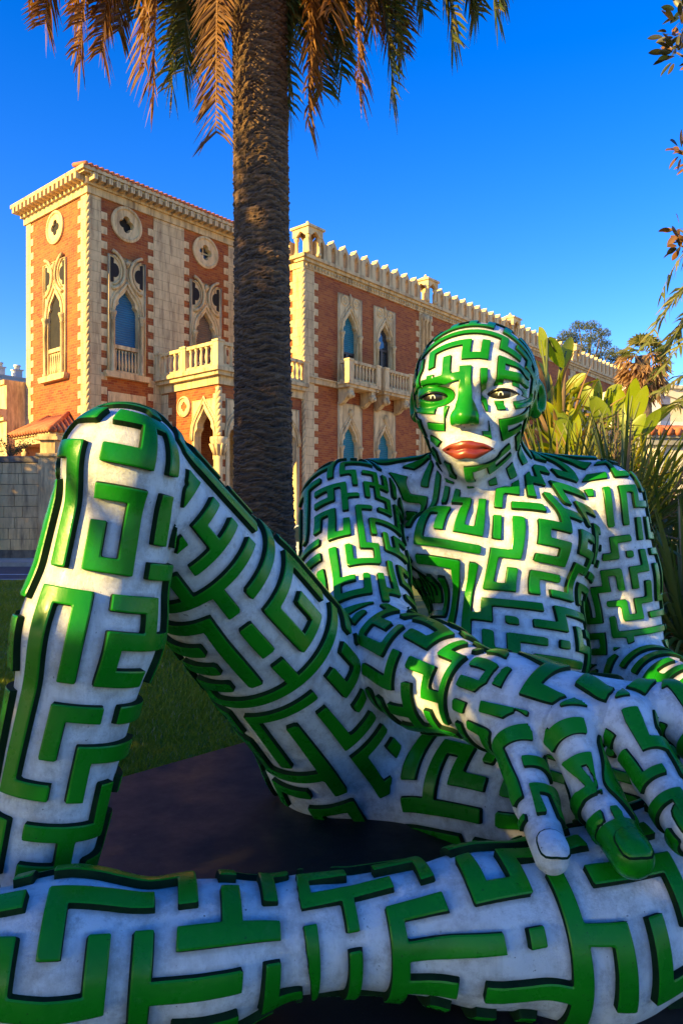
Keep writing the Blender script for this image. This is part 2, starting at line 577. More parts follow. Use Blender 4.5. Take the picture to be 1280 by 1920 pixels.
# grass blades: only where the lawn shows
def grass():
    n = 165000
    y = 3.2 + (18 - 3.2) * NR.random(n * 3) ** 1.5
    x = NR.uniform(-.50, .42, n * 3) * y
    keep = ((x < -.06 * y) | ((x > .36 * y) & (y < 12)))
    rel = np.stack([x - PA.x, y - PA.y], 1)
    b = rel @ np.array([e2.x, e2.y]); a = rel @ np.array([e1.x, e1.y])
    keep &= ~((b > -.01) & (b < 5.2) & (a > -3.4) & (a < 3.0))
    x, y = x[keep][:n], y[keep][:n]
    n = len(x)
    z = .10 * np.clip((y - 4) / 14, 0, 1)
    big = 1 + .06 * (y - 4)
    h = NR.uniform(.025, .065, n) * (.9 + .5 * np.sin(x * 2.1) * np.sin(y * 1.7))
    h = np.clip(h, .02, .09)
    w = NR.uniform(.0022, .0042, n) * big
    an = NR.uniform(0, 2 * np.pi, n)
    le = NR.uniform(.1, 1.0, n) * h
    lx, ly = np.cos(an) * le, np.sin(an) * le
    wx, wy = -np.sin(an + NR.uniform(-.8, .8, n)) * w, np.cos(an) * w
    wx = np.where(np.abs(wx) < w * .5, w * .7, wx)
    p0 = np.stack([x - wx, y - wy, z - .004], 1); p1 = np.stack([x + wx, y + wy, z - .004], 1)
    m0 = np.stack([x + lx * .4 - wx * .7, y + ly * .4 - wy * .7, z + h * .6], 1)
    m1 = np.stack([x + lx * .4 + wx * .7, y + ly * .4 + wy * .7, z + h * .6], 1)
    t = np.stack([x + lx, y + ly, z + h], 1)
    V = np.stack([p0, p1, m0, m1, t], 1).reshape(-1, 3)
    b0 = np.arange(n)[:, None] * 5
    T = np.concatenate([b0 + [0, 1, 3], b0 + [0, 3, 2], b0 + [2, 3, 4]])
    tone = np.clip(NR.normal(.38, .2, n), 0, .9)
    tone[NR.random(n) < .025] = 1
    me = np_mesh('grass', V, T, M['grass'], None, True, {'tone': np.repeat(tone, 5)})
    o = link_mesh('grass', me)
    tag(o, 'short mown green grass of the lawn behind the figure', 'grass', kind='stuff')


grass()
# ------------------------------------------------------------------ the villa, in its own frame: x along the street front, y to the back, z up
VO = (-10.25, 30.0, 0)
villa = empty('villa', VO, math.atan2(.762, .648))
tag(villa, 'red brick Venetian gothic villa with corner tower and crenellated wing', 'villa')


def FR(xc, yp): return lambda a, z, d: (xc + a, yp - d, z)


def LF(yc, xp): return lambda a, z, d: (xp - d, yc - a, z)


def wall_sheet(mb, fn, a0, a1, z0, z1, holes, depth=.32, mi=0):
    """wall surface with rectangular holes and their reveals"""
    A = sorted({a0, a1, *[h[0] for h in holes], *[h[1] for h in holes]})
    Z = sorted({z0, z1, *[h[2] for h in holes], *[h[3] for h in holes]})
    for i in range(len(A) - 1):
        for j in range(len(Z) - 1):
            ca, cz = (A[i] + A[i + 1]) / 2, (Z[j] + Z[j + 1]) / 2
            if any(h[0] < ca < h[1] and h[2] < cz < h[3] for h in holes): continue
            mb.add([fn(A[i], Z[j], 0), fn(A[i + 1], Z[j], 0), fn(A[i + 1], Z[j + 1], 0), fn(A[i], Z[j + 1], 0)], [(0, 1, 2, 3)], mi)
    for h in holes:
        p = [(h[0], h[2]), (h[1], h[2]), (h[1], h[3]), (h[0], h[3])]
        for k in range(4):
            q, r = p[k], p[(k + 1) % 4]
            mb.add([fn(*q, 0), fn(*r, 0), fn(*r, -depth), fn(*q, -depth)], [(0, 1, 2, 3)], mi)


ARCH = [(0, 1), (.14, 1.0), (.27, .93), (.35, .76), (.40, .70), (.46, .74), (.56, .69), (.68, .50), (.79, .29), (.90, .12), (1, 0)]


def gothic(fn, W, z0, z1, ow, zb, zs, za, mat_sh, parent=villa, name='window', cols=True, tracery=False, roundels=False,
           sill=True, rail=None, trim=.05, half=None, shutter_to=None):
    """stone panel with a cusped ogee opening, shutter, colonnettes; the panel is the part, the rest its sub-parts"""
    H = za - zs
    prof = [(zb, ow)] + [(zs + t * H, ow * w) for t, w in ARCH]
    mb = MB()
    for s in (-1, 1):
        poly = [(s * W / 2, z0), (s * ow, z0)] if zb <= z0 + 1e-6 else [(s * W / 2, z0), (0, z0), (0, zb)]
        poly += [(s * w, z) for z, w in prof]
        poly += [(0, z1), (s * W / 2, z1)]
        mb.prism(poly, fn, -.30, trim)
    # ogee moulding
    for s in (-1, 1):
        og = [(0, 1), (.15, 1.0), (.35, .93), (.52, .76), (.66, .53), (.80, .29), (.92, .10), (1, 0)]
        mb.tube([fn(s * (ow + .10) * w, zs + t * (H + .28), trim + .03) for t, w in og], .055, 6)
        mb.tube([fn(s * (ow + .24) * w, zs + t * (H + .50), trim + .01) for t, w in og], .035, 6)
    if not tracery:
        mb.tube([fn(-W / 2 + .03, z0, trim), fn(-W / 2 + .03, z1 - .03, trim), fn(W / 2 - .03, z1 - .03, trim), fn(W / 2 - .03, z0, trim)], .03, 4)
    if roundels:
        zr = (za + z1) / 2 + .12
        for s in (-1, 1):
            rr = .23
            mb.tube([fn(s * W * .235 + rr * math.cos(k * math.pi / 8), zr + rr * math.sin(k * math.pi / 8), trim + .01) for k in range(17)], .035, 5, cap=False)
            mb.tube([fn(s * W * .235 + .07 * math.cos(k * math.pi / 4), zr + .07 * math.sin(k * math.pi / 4), trim + .01) for k in range(9)], .04, 5, cap=False)
        mb.tube([fn(0, za + .35, trim), fn(0, za + .75, trim + .02), fn(0, za + .95, trim)], [.03, .09, .02], 6)
    p = mb.build(name, M['stone'], parent)
    if tracery:
        # two crossing arcs with cusped side lights above the ogee
        t = MB()
        zc = za + (z1 - za) * .52
        R_ = (z1 - za) * .62
        for s in (-1, 1):
            cxx = s * (W / 2 - .05)
            arc = []
            for k in range(13):
                a = math.radians(-78 + 156 * k / 12)
                arc.append(fn(cxx - s * R_ * math.cos(a) * .92, zc + R_ * math.sin(a), trim + .05))
            t.tube(arc, .075, 6)
            arc2 = [fn(cxx - s * (R_ - .17) * math.cos(math.radians(-70 + 140 * k / 12)) * .92, zc + (R_ - .17) * math.sin(math.radians(-70 + 140 * k / 12)), trim + .03) for k in range(13)]
            t.tube(arc2, .04, 6)
        t.tube([fn(0, z1 - .05, trim), fn(0, z1 - .22, trim + .06), fn(0, z1 - .42, trim)], [.05, .12, .03], 8)
        t.tube([fn(-W / 2 + .03, z0, trim), fn(-W / 2 + .03, z1 - .03, trim + .02), fn(W / 2 - .03, z1 - .03, trim + .02), fn(W / 2 - .03, z0, trim)], .045, 5)
        t.build('tracery', M['trim'], p)
        for s in (-1, 1):
            lob = []
            for k in range(17):
                a = math.radians(-90 + 180 * k / 16)
                r = .24 + .17 * abs(math.cos(a * 1.5)) ** .7 if abs(a) < math.radians(58) else .42
                lob.append((s * (W / 2 - .13) - s * r * math.cos(a), zc + r * math.sin(a) * 1.25))
            MB().prism(lob, fn, trim, trim + .012).build('tracery_light', M['dark'], p)
    if cols:
        for s in (-1, 1):
            x = s * (ow + .14)
            c = MB()
            q0 = fn(x, 0, trim + .06)
            prof_c = [(.11, zb - .02), (.11, zb + .12), (.075, zb + .18), (.07, zs - .34), (.095, zs - .32), (.075, zs - .28), (.12, zs - .10), (.15, zs - .04), (.15, zs + .05)]
            c.lathe(prof_c, q0[0], q0[1], 0, 10)
            c.build('colonnette', M['trim'], p)
    zt = zb if shutter_to is None else shutter_to
    sh = MB()
    sp = [(-ow, zt), (ow, zt)] + [(w * 1.0, z) for z, w in prof if z > zt + .01] + [(-w, z) for z, w in reversed(prof) if z > zt + .01 and w > .001]
    if mat_sh is not None:
        sh.prism(sp, fn, -.24, -.19)
        sh.build('shutter', mat_sh, p)
    if shutter_to is not None:
        g = MB().prism([(-ow, zb), (ow, zb), (ow, zt), (-ow, zt)], fn, -.25, -.23).build('pane', M['glass'], p)
        f = MB()
        for x in (-ow + .05, -.05, .05, ow - .05):
            f.prism([(x - .05, zb), (x + .05, zb), (x + .05, zt), (x - .05, zt)], fn, -.225, -.16 - .004 * abs(x))
        f.prism([(-ow + .1, zt - .12), (ow - .1, zt - .12), (ow - .1, zt - .02), (-ow + .1, zt - .02)], fn, -.224, -.15)
        f.build('door_frame', M['doorwood'], p)
    if sill:
        s_ = MB().prism([(-W / 2 - .12, z0 - .22), (W / 2 + .12, z0 - .22), (W / 2 + .18, z0 - .06), (W / 2 + .18, z0 + .02), (-W / 2 - .18, z0 + .02), (-W / 2 - .18, z0 - .06)], fn, -.1, .24)
        s_.build('sill', M['trim'], p)
    if rail:
        b_ = MB()
        zr0, zr1 = rail
        b_.prism([(-ow, zr1 - .16), (ow, zr1 - .16), (ow, zr1), (-ow, zr1)], fn, -.15, .04)
        b_.prism([(-ow, zr0), (ow, zr0), (ow, zr0 + .1), (-ow, zr0 + .1)], fn, -.15, .03)
        nbal = 7
        for k in range(nbal):
            x = -ow + (k + .5) * 2 * ow / nbal
            q = fn(x, 0, -.05)
            b_.lathe([(.05, zr0 + .1), (.045, zr0 + .2), (.06, zr0 + .35), (.03, zr1 - .35), (.055, zr1 - .2)], q[0], q[1], 0, 6)
        b_.build('balustrade', M['stone'], p)
        MB().prism([(-ow, zr0 + .1), (ow, zr0 + .1), (ow, zr1 - .16), (-ow, zr1 - .16)], fn, -.28, -.26).build('recess', M['dark'], p)
    return p


def medallion(fn, zc, R_, parent=villa, glazed=False):
    n = 64
    mb = MB()
    vi, vo = [], []
    for k in range(n):
        th = 2 * math.pi * k / n
        ph = (th + math.pi / 4) % (math.pi / 2) - math.pi / 4
        c, rho = .255 * R_, .225 * R_
        r = c * math.cos(ph) + math.sqrt(max(rho * rho - (c * math.sin(ph)) ** 2, 1e-6))
        vi.append((r * math.cos(th), zc + r * math.sin(th)))
        vo.append((R_ * math.cos(th), zc + R_ * math.sin(th)))
    rings = [([fn(a, z, -.02) for a, z in vo]), ([fn(a, z, .08) for a, z in vo]),
             ([fn(a * .86, zc + (z - zc) * .86, .11) for a, z in vo]), ([fn(a * .80, zc + (z - zc) * .80, .05) for a, z in vo]),
             ([fn(a, z, .04) for a, z in vi]), ([fn(a, z, -.26) for a, z in vi])]
    vs = sum(rings, [])
    fs = []
    for i in range(len(rings) - 1):
        for k in range(n):
            j = (k + 1) % n
            fs.append((i * n + k, i * n + j, (i + 1) * n + j, (i + 1) * n + k))
    mb.add(vs, fs)
    p = mb.build('round_window', M['stone'], parent)
    q = .56 * R_
    MB().prism([(-q, zc - q), (q, zc - q), (q, zc + q), (-q, zc + q)], fn, -.24, -.22).build('pane', M['glass'] if glazed else M['dark'], p)
    if glazed:
        b = MB()
        b.prism([(-.03, zc - q), (.03, zc - q), (.03, zc + q), (-.03, zc + q)], fn, -.215, -.17)
        b.prism([(-q, zc - .03), (q, zc - .03), (q, zc + .03), (-q, zc + .03)], fn, -.214, -.165)
        b.build('glazing_bar', M['stone'], p)
    return p


# --- quoins: pale teeth set 2 cm proud of the brick, shared meshes
TOOTH = {}


def quoins(fn, a0, a1, z0, z1, step=.60, hgt=.30, parent=villa, skip=None):
    """teeth from a0 (pilaster side) to a1 on a wall plane"""
    z = z0
    k = 0
    while z + hgt < z1:
        if not (skip and skip(z)):
            key = (round(a1 - a0, 3), hgt, fn(0, 0, 1)[0] != fn(0, 0, 0)[0])
            if key not in TOOTH:
                mb = MB()
                o_ = fn(0, 0, 0)
                w = abs(a1 - a0)
                def loc(a, z_, d):
                    q = fn(a, z_, d)
                    return (q[0] - o_[0], q[1] - o_[1], q[2] - o_[2])
                mb.prism([(-w / 2, 0), (w / 2, 0), (w / 2, hgt), (-w / 2, hgt)], loc, -.02, .025)
                TOOTH[key] = mb.mesh('quoin_stone', M['stone'])
            c = fn((a0 + a1) / 2, z, NR.uniform(-.008, .008))
            link_mesh('quoin_stone', TOOTH[key], parent, c)
        z += step
        k += 1


def band(fn, a0, a1, z0, z1, d0, d1, mat, name, parent=villa):
    return MB().prism([(a0, z0), (a1, z0), (a1, z1), (a0, z1)], fn, d0, d1).build(name, mat, parent)


# ---------------- tower
TW, TD, TZ = 8.0, 5.1, 15.15
F0 = FR(0, 0)
L0 = LF(0, 0)           # a runs from 0 (near corner) to -TD
mb = MB()
holesF = []
for xc in (1.78, 6.02):
    holesF += [(xc - .92, xc + .92, 7.75, 12.65), (xc - .41, xc + .41, 13.69, 14.51)]
wall_sheet(mb, F0, 0, TW, 0, TZ, holesF)
mb.build('tower_front_wall', M['brick'], villa)
mb = MB()
wall_sheet(mb, L0, -TD, 0, 0, TZ, [(-2.55 - .92, -2.55 + .92, 7.75, 12.65), (-2.55 - .41, -2.55 + .41, 13.69, 14.51)])
mb.build('tower_side_wall', M['brick'], villa)
mb = MB()
mb.box(.05, TW - .05, .5, TD, 0, TZ - .05)
mb.build('tower_core', M['dark'], villa)
MB().box(TW - .12, TW, .004, TD, 0, TZ).build('tower_far_wall', M['brick'], villa)
gothic(FR(1.78, 0), 1.84, 7.75, 12.65, .56, 7.75, 10.25, 11.35, M['shutter_blue'], tracery=True, rail=(7.78, 8.95))
gothic(FR(6.02, 0), 1.84, 7.75, 12.65, .56, 7.75, 10.25, 11.35, M['shutter_brown'], tracery=True, rail=(7.78, 8.95))
gothic(LF(2.55, 0), 1.84, 7.75, 12.65, .56, 7.75, 10.25, 11.35, M['shutter_brown'], tracery=True, rail=(7.78, 8.95))
medallion(FR(1.78, 0), 14.1, .74)
medallion(FR(6.02, 0), 14.1, .74, glazed=True)
medallion(LF(2.55, 0), 14.1, .70)
# cream strips and their teeth
for a0, a1 in ((.02, .58), (3.14, 4.78), (7.42, 7.99)):
    band(F0, a0, a1, .9, TZ - .3, -.01, .03, M['ashlar'], 'pilaster')
for a0, a1 in ((-.50, -.02), (-TD + .01, -TD + .42)):
    band(L0, a0, a1, .9, TZ - .3, -.01, .03, M['ashlar'], 'pilaster')
for a0, a1 in ((.58, .86), (2.86, 3.14), (4.78, 5.06), (7.14, 7.42)):
    quoins(F0, a0, a1, 5.0, 14.8)
for a0, a1 in ((-.74, -.50), (-TD + .42, -TD + .66)):
    quoins(L0, a0, a1, 4.2, 14.8)
MB().prism([(.9, 5.4), (2.75, 5.4), (2.75, 6.95), (.9, 6.95)], F0, 0, .03).build('stone_panel', M['stone'], villa)
m_ = MB()
m_.lathe([(.05, 0), (.12, .1), (.14, .3), (.06, .45)], 1.8, -.1, 6.0, 8)
m_.build('carved_boss', M['trim'], villa)
# twisted colonnette on the corner
mb = MB()
for st in range(3):
    mb.tube([(-.02 + .055 * math.cos(k * .9 + st * 2.1), -.02 + .055 * math.sin(k * .9 + st * 2.1), .9 + k * .12) for k in range(116)], .06, 6)
mb.build('corner_colonnette', M['trim'], villa)
# cornice: bands, dentils, slab, tiled roof
OV = .52
mb = MB()
mb.prism([(-.10, TZ - .3), (TW + .1, TZ - .3), (TW + .1, TZ), (-.10, TZ)], F0, .0, .10)
mb.prism([(-TD - .1, TZ - .3), (-.001, TZ - .3), (-.001, TZ), (-TD - .1, TZ)], L0, .0, .10)
mb.build('frieze', M['trim'], villa)
mb = MB()
mb.box(-OV, TW + .4, -OV, TD + .5, TZ + .42, TZ + .57)
mb.box(-OV + .10, TW + .3, -OV + .10, TD + .4, TZ + .34, TZ + .419)
mb.box(-.2, TW + .15, -.2, TD + .2, TZ + .001, TZ + .339)
mb.build('cornice', M['trim'], villa)
dm = MB().box(-.085, .085, -.20, .20, 0, .24).mesh('dentil', M['trim'])
dm2 = MB().box(-.20, .20, -.085, .085, 0, .24).mesh('dentil', M['trim'])
for k in range(24):
    link_mesh('dentil', dm, villa, (.0 + k * .345, -.40, TZ + .10))
for k in range(16):
    link_mesh('dentil', dm2, villa, (-.40, .0 + k * .345, TZ + .10))
mb = MB()
zc_ = TZ + .575
x0, x1, y0, y1 = -OV + .02, TW + .38, -OV + .02, TD + .48
ry = (y0 + y1) / 2
rdg = [(x0 + 2.7, ry, zc_ + .75), (x1 - 2.7, ry, zc_ + .75)]
cs = [(x0, y0, zc_), (x1, y0, zc_), (x1, y1, zc_), (x0, y1, zc_)]
mb.add(cs + rdg, [(0, 1, 5, 4), (1, 2, 5), (2, 3, 4, 5), (3, 0, 4)])
mb.build('tower_roof', M['terracotta'], villa)
mb = MB()
k = 0
x = x0 + .1
while x < x1:
    mb.tube([(x, y0 - .06, zc_ + .03), (x, y0 + .9, zc_ + .24)], .085, 6)
    x += .24
y = y0 + .1
while y < y0:
    mb.tube([(x0 - .02, y, zc_ + .0), (x0 + .9, y, zc_ + .2)], .06, 6)
    y += .24
o = mb.build('eave_tiles', M['terracotta'], villa); o['kind'] = 'stuff'

# ---------------- loggia between tower and wing
GX0, GX1, GY, GZ = 3.575, 8.55, -3.85, 7.80
LG = LF(0, GX0)         # a = -y : a from 0 (tower wall) to 3.85
FG = FR(GX0, GY)
mb = MB()
wall_sheet(mb, LG, .0, 3.85, 0, 7.15, [(2.95 - .72, 2.95 + .72, 1.2, 6.95), (1.94 - .26 - .75, 1.94 + .26 - .75, 5.9, 6.42)] if False else [(2.2, 3.72, 1.2, 6.62)])
mb.build('loggia_side_wall', M['brick'], villa)
mb = MB()
wall_sheet(mb, FG, 0, 4.97, 0, 7.15, [(.35, 2.45, 1.2, 6.62), (2.60, 4.70, 1.2, 6.62)])
mb.build('loggia_front_wall', M['brick'], villa)
gothic(LF(-2.96, GX0), 1.52, 1.2, 6.62, .62, 1.2, 4.95, 6.25, None, name='arch', cols=False, sill=False)
for c in (1.40, 3.65):
    gothic(FR(GX0 + c, GY), 2.1, 1.2, 6.62, .86, 1.2, 4.95, 6.25, None, name='arch', cols=False, sill=False)
medallion(LF(-1.62, GX0), 6.45, .44)
band(LG, .0, .5, .9, 7.1, -.01, .03, M['ashlar'], 'pilaster')
quoins(LG, .5, .75, 2.0, 7.0)
quoins(LG, 3.52, 3.84, 2.3, 7.0)
quoins(FG, .02, .34, 2.3, 7.0)
for cx_, cy_ in ((GX0, GY), ):
    mb = MB()
    for st in range(3):
        mb.tube([(cx_ + .06 * math.cos(k * .9 + st * 2.1), cy_ + .06 * math.sin(k * .9 + st * 2.1), 5.05 + k * .105) for k in range(20)], .085, 6)
    mb.build('corner_colonnette', M['trim'], villa)
    mb = MB()
    mb.lathe([(.22, 1.2), (.16, 1.4), (.15, 4.1), (.18, 4.15), (.17, 4.3), (.30, 4.65), (.36, 4.85), (.36, 5.0)], cx_ + .06, cy_ + .06, 0, 14)
    for k in range(10):
        an = k * math.pi / 5
        mb.tube([(cx_ + .06 + .19 * math.cos(an), cy_ + .06 + .19 * math.sin(an), 4.25), (cx_ + .06 + .28 * math.cos(an), cy_ + .06 + .28 * math.sin(an), 4.55), (cx_ + .06 + .38 * math.cos(an), cy_ + .06 + .38 * math.sin(an), 4.72)], [.04, .07, .03], 5)
    mb.build('column', M['stone'], villa)
mb = MB()
mb.box(GX0 - .10, GX1 + .002, GY - .10, -.002, 7.16, 7.50)
mb.box(GX0 - .30, GX1 + .001, GY - .30, -.003, 7.501, 7.66)
mb.box(GX0 - .42, GX1, GY - .42, -.004, 7.661, 7.80)
terr = mb.build('loggia_cornice', M['trim'], villa)
BAL = MB().lathe([(.085, 0), (.085, .05), (.05, .09), (.075, .26), (.08, .36), (.045, .60), (.05, .66), (.08, .70), (.08, .76)], 0, 0, 0, 8).mesh('baluster', M['stone'])


def balustrade(parent, p0, p1, z, gap=.29, post0=True, post1=True, h=1.02):
    p0, p1 = Vector((*p0, 0)), Vector((*p1, 0))
    d = p1 - p0
    L = d.length
    t = d / L
    nrm = Vector((-t.y, t.x, 0))
    mb = MB()
    def bx(a0, a1, w, z0, z1):
        vs = [tuple(p0 + t * a + nrm * s * w + Vector((0, 0, zz))) for zz in (z0, z1) for a in (a0, a1) for s in (-1, 1)]
        mb.add(vs, [(0, 1, 3, 2), (4, 6, 7, 5), (0, 4, 5, 1), (2, 3, 7, 6), (0, 2, 6, 4), (1, 5, 7, 3)])
    bx(.13, L - .13, .11, z + h - .15, z + h - .01)
    mb.build('rail', M['trim'], parent)
    mb = MB()
    bx(.13, L - .13, .10, z, z + .11)
    mb.build('base_rail', M['trim'], parent)
    for f, a in ((post0, 0), (post1, L)):
        if not f: continue
        mb = MB()
        bx(a - .16, a + .16, .16, z, z + h - .06)
        bx(a - .19, a + .19, .19, z + h - .059, z + h + .03)
        mb.build('post', M['stone'], parent)
    n = int((L - .4) / gap)
    for k in range(n):
        q = p0 + t * (.2 + (k + .5) * (L - .4) / n)
        link_mesh('baluster', BAL, parent, (q.x, q.y, z + .11))


bal = MB().box(GX0 - .38, GX1 - .02, GY - .38, -.04, GZ + .002, GZ + .05).build('terrace', M['trim'], villa)
e_x, e_y = GX0 - .2, GY - .2
balustrade(bal, (e_x, -.2), (e_x, -1.95), GZ + .05)
balustrade(bal, (e_x, -1.95), (e_x, e_y), GZ + .05, post0=False)
balustrade(bal, (e_x, e_y), (6.0, e_y), GZ + .05, post0=False)
balustrade(bal, (6.0, e_y), (GX1 - .1, e_y), GZ + .05, post0=False)
MB().box(GX0 + .1, GX1, -.9, -.05, 0, 1.2).build('loggia_floor', M['paving'], villa)

# ---------------- wing
WX, WY, WL, WZ = 8.57, -3.85, 42.0, 13.22
FW = FR(WX, WY)
LW = LF(0, WX)          # a: .. 0 (y=0) to 3.85
w1, w2 = 3.34, 6.17
mb = MB()
hol = []
for c in (w1, w2):
    hol += [(c - .92, c + .92, 8.28, 12.65), (c - .92, c + .92, 2.6, 7.35)]
wall_sheet(mb, FW, 0, WL, 0, WZ, hol)
mb.build('wing_front_wall', M['brick'], villa)
mb = MB()
wall_sheet(mb, LW, -2.5, 3.85, 0, WZ, [])
mb.build('wing_side_wall', M['brick'], villa)
MB().box(WX + .02, WX + WL, WY + .45, 3.0, .1, WZ - .02).build('wing_core', M['dark'], villa)
gothic(FR(WX + w1, WY), 1.84, 8.28, 12.65, .55, 8.28, 10.75, 11.85, M['shutter_teal'], roundels=True, sill=False, shutter_to=9.95)
gothic(FR(WX + w2, WY), 1.84, 8.28, 12.65, .55, 8.28, 10.75, 11.85, M['glass'], roundels=True, sill=False, shutter_to=10.6)
for c in (w1, w2):
    gothic(FR(WX + c, WY), 1.84, 2.6, 7.35, .58, 2.6, 5.2, 6.35, M['shutter_teal'], sill=True)
    mb = MB()
    mb.tube([FR(WX + c, WY)(0, 6.6, .08), FR(WX + c, WY)(0, 6.95, .12), FR(WX + c, WY)(0, 7.1, .08)], [.05, .16, .04], 8)
    mb.tube([FR(WX + c, WY)(-.16, 6.9, .08), FR(WX + c, WY)(.16, 6.9, .08)], .06, 6)
    mb.build('carved_finial', M['trim'], villa)
# pilasters, teeth and bands
for a0, a1 in ((.02, .72), (9.35, 10.5), (29.6, 30.6)):
    band(FW, a0, a1, .9, WZ, -.01, .05, M['ashlar'], 'pilaster')
    quoins(FW, a1, a1 + .28, 1.6, 13.2)
    if a0 > 1: quoins(FW, a0 - .28, a0, 1.6, 13.2)
for a0, a1 in ((3.25, 3.83), (2.05, 2.55)):
    band(LW, a0, a1, .9, WZ, -.01, .05, M['ashlar'], 'pilaster')
quoins(LW, 3.0, 3.25, 1.6, 13.2)
quoins(LW, 2.55, 2.8, 1.6, 13.2)
mb = MB()
for st in range(3):
    mb.tube([(WX + .055 * math.cos(k * .9 + st * 2.1), WY - .02 + .055 * math.sin(k * .9 + st * 2.1), .9 + k * .12) for k in range(104)], .06, 6)
mb.build('corner_colonnette', M['trim'], villa)
mb = MB()
for k in range(3):
    mb.lathe([(.10, .9), (.10, 7.6), (.16, 7.7), (.16, 7.95)], WX + 9.6 + k * .32, WY - .12, 0, 8)
    mb.lathe([(.10, 8.3), (.10, 12.7), (.16, 12.8), (.16, 13.1)], WX + 9.6 + k * .32, WY - .12, 0, 8)
mb.build('clustered_colonnette', M['trim'], villa)
mb = MB()
mb.prism([(-.14, 7.98), (WL, 7.98), (WL, 8.22), (-.14, 8.22)], FW, .0, .14)
mb.prism([(-.20, 8.221), (WL, 8.221), (WL, 8.279), (-.20, 8.279)], FW, .0, .20)
mb.prism([(-.001, 7.98), (3.849, 7.98), (3.849, 8.25), (-.001, 8.25)], LW, .0, .14)
mb.build('string_course', M['trim'], villa)
mb = MB()
mb.prism([(-.10, WZ), (WL, WZ), (WL, WZ + .28), (-.10, WZ + .28)], FW, -.4, .10)
mb.prism([(-.28, WZ + .42), (WL, WZ + .42), (WL, WZ + .58), (-.28, WZ + .58)], FW, -.4, .34)
mb.prism([(-.18, WZ + .281), (WL, WZ + .281), (WL, WZ + .419), (-.18, WZ + .419)], FW, -.4, .22)
mb.prism([(-2.5, WZ), (3.449, WZ), (3.449, WZ + .28), (-2.5, WZ + .28)], LW, -.4, .10)
mb.prism([(-2.5, WZ + .42), (3.449, WZ + .42), (3.449, WZ + .58), (-2.5, WZ + .58)], LW, -.4, .28)
mb.build('wing_cornice', M['trim'], villa)
mb = MB()
k = 0
while k * .22 < 30:
    q = FW(.1 + k * .22, WZ + .14, .11)
    mb.lathe([(.02, -.09), (.075, -.03), (.075, .05), (.02, .10)], q[0], q[1], q[2], 5)
    k += 1
o = mb.build('carved_frieze', M['trim'], villa); o['kind'] = 'stuff'
# parapet: every merlon a part
PZ = WZ + .58
mpoly = [(-.425, 0), (-.425, .92), (-.34, .96), (-.27, .90), (-.21, 1.02), (-.11, 1.17), (-.03, 1.26), (0, 1.36), (.03, 1.26), (.11, 1.17), (.21, 1.02), (.27, .90), (.34, .96), (.425, .92),
         (.425, 0), (.155, 0), (.155, .66), (.12, .80), (.05, .92), (0, 1.0), (-.05, .92), (-.12, .80), (-.155, .66), (-.155, 0)]
mpoly = [(a, z * .86) for a, z in mpoly]
mer = MB().prism(mpoly, lambda a, z, d: (a, -d, z), -.19, .19).mesh('merlon', M['stone'])
mer2 = MB().prism(mpoly, lambda a, z, d: (-d, -a, z), -.19, .19).mesh('merlon', M['stone'])
a = 1.05
turrets = [.30, 10.0, 20.0, 30.1, 40.0]
while a < 40:
    if not any(abs(a - t) < .75 for t in turrets):
        link_mesh('merlon', mer, villa, (WX + a, WY - .02, PZ))
    a += .86
for k in range(5):
    link_mesh('merlon', mer2, villa, (WX + .1, WY + 1.2 + k * .86, PZ))
tm = MB()
for sx in (-1, 1):
    for sy in (-1, 1):
        tm.lathe([(.13, 0), (.13, .12), (.085, .18), (.085, .75), (.13, .82), (.13, .95)], sx * .36, sy * .36, 0, 8)
tm.box(-.16, .16, -.16, .16, 0, .95)
for s in (-1, 1):
    tm.prism([(-.5, .95), (-.5, 1.35), (.5, 1.35), (.5, .95), (.26, .95), (.12, 1.10), (0, 1.2), (-.12, 1.10), (-.26, .95)], lambda a, z, d, s=s: (a, s * (.38 + d), z), 0, .12)
    tm.prism([(-.379, .95), (-.379, 1.35), (.379, 1.35), (.379, .95), (.26, .95), (.12, 1.10), (0, 1.2), (-.12, 1.10), (-.26, .95)], lambda a, z, d, s=s: (s * (.38 + d), a, z), 0, .12)
tm.box(-.58, .58, -.58, .58, 1.351, 1.47)
tm.lathe([(.62, 1.471), (.40, 1.62), (.10, 1.78), (.06, 1.9)], 0, 0, 0, 4, smooth=False)
tm.v = [(x, y, z * .86) for x, y, z in tm.v]
tmesh = tm.mesh('parapet_turret', M['stone'])
for t in turrets:
    link_mesh('parapet_turret', tmesh, villa, (WX + t, WY - .02, PZ))
# low roof behind the parapet
MB().box(WX + .3, WX + WL, WY + .3, 3.0, WZ, WZ + .55).build('wing_roof', M['trim'], villa)
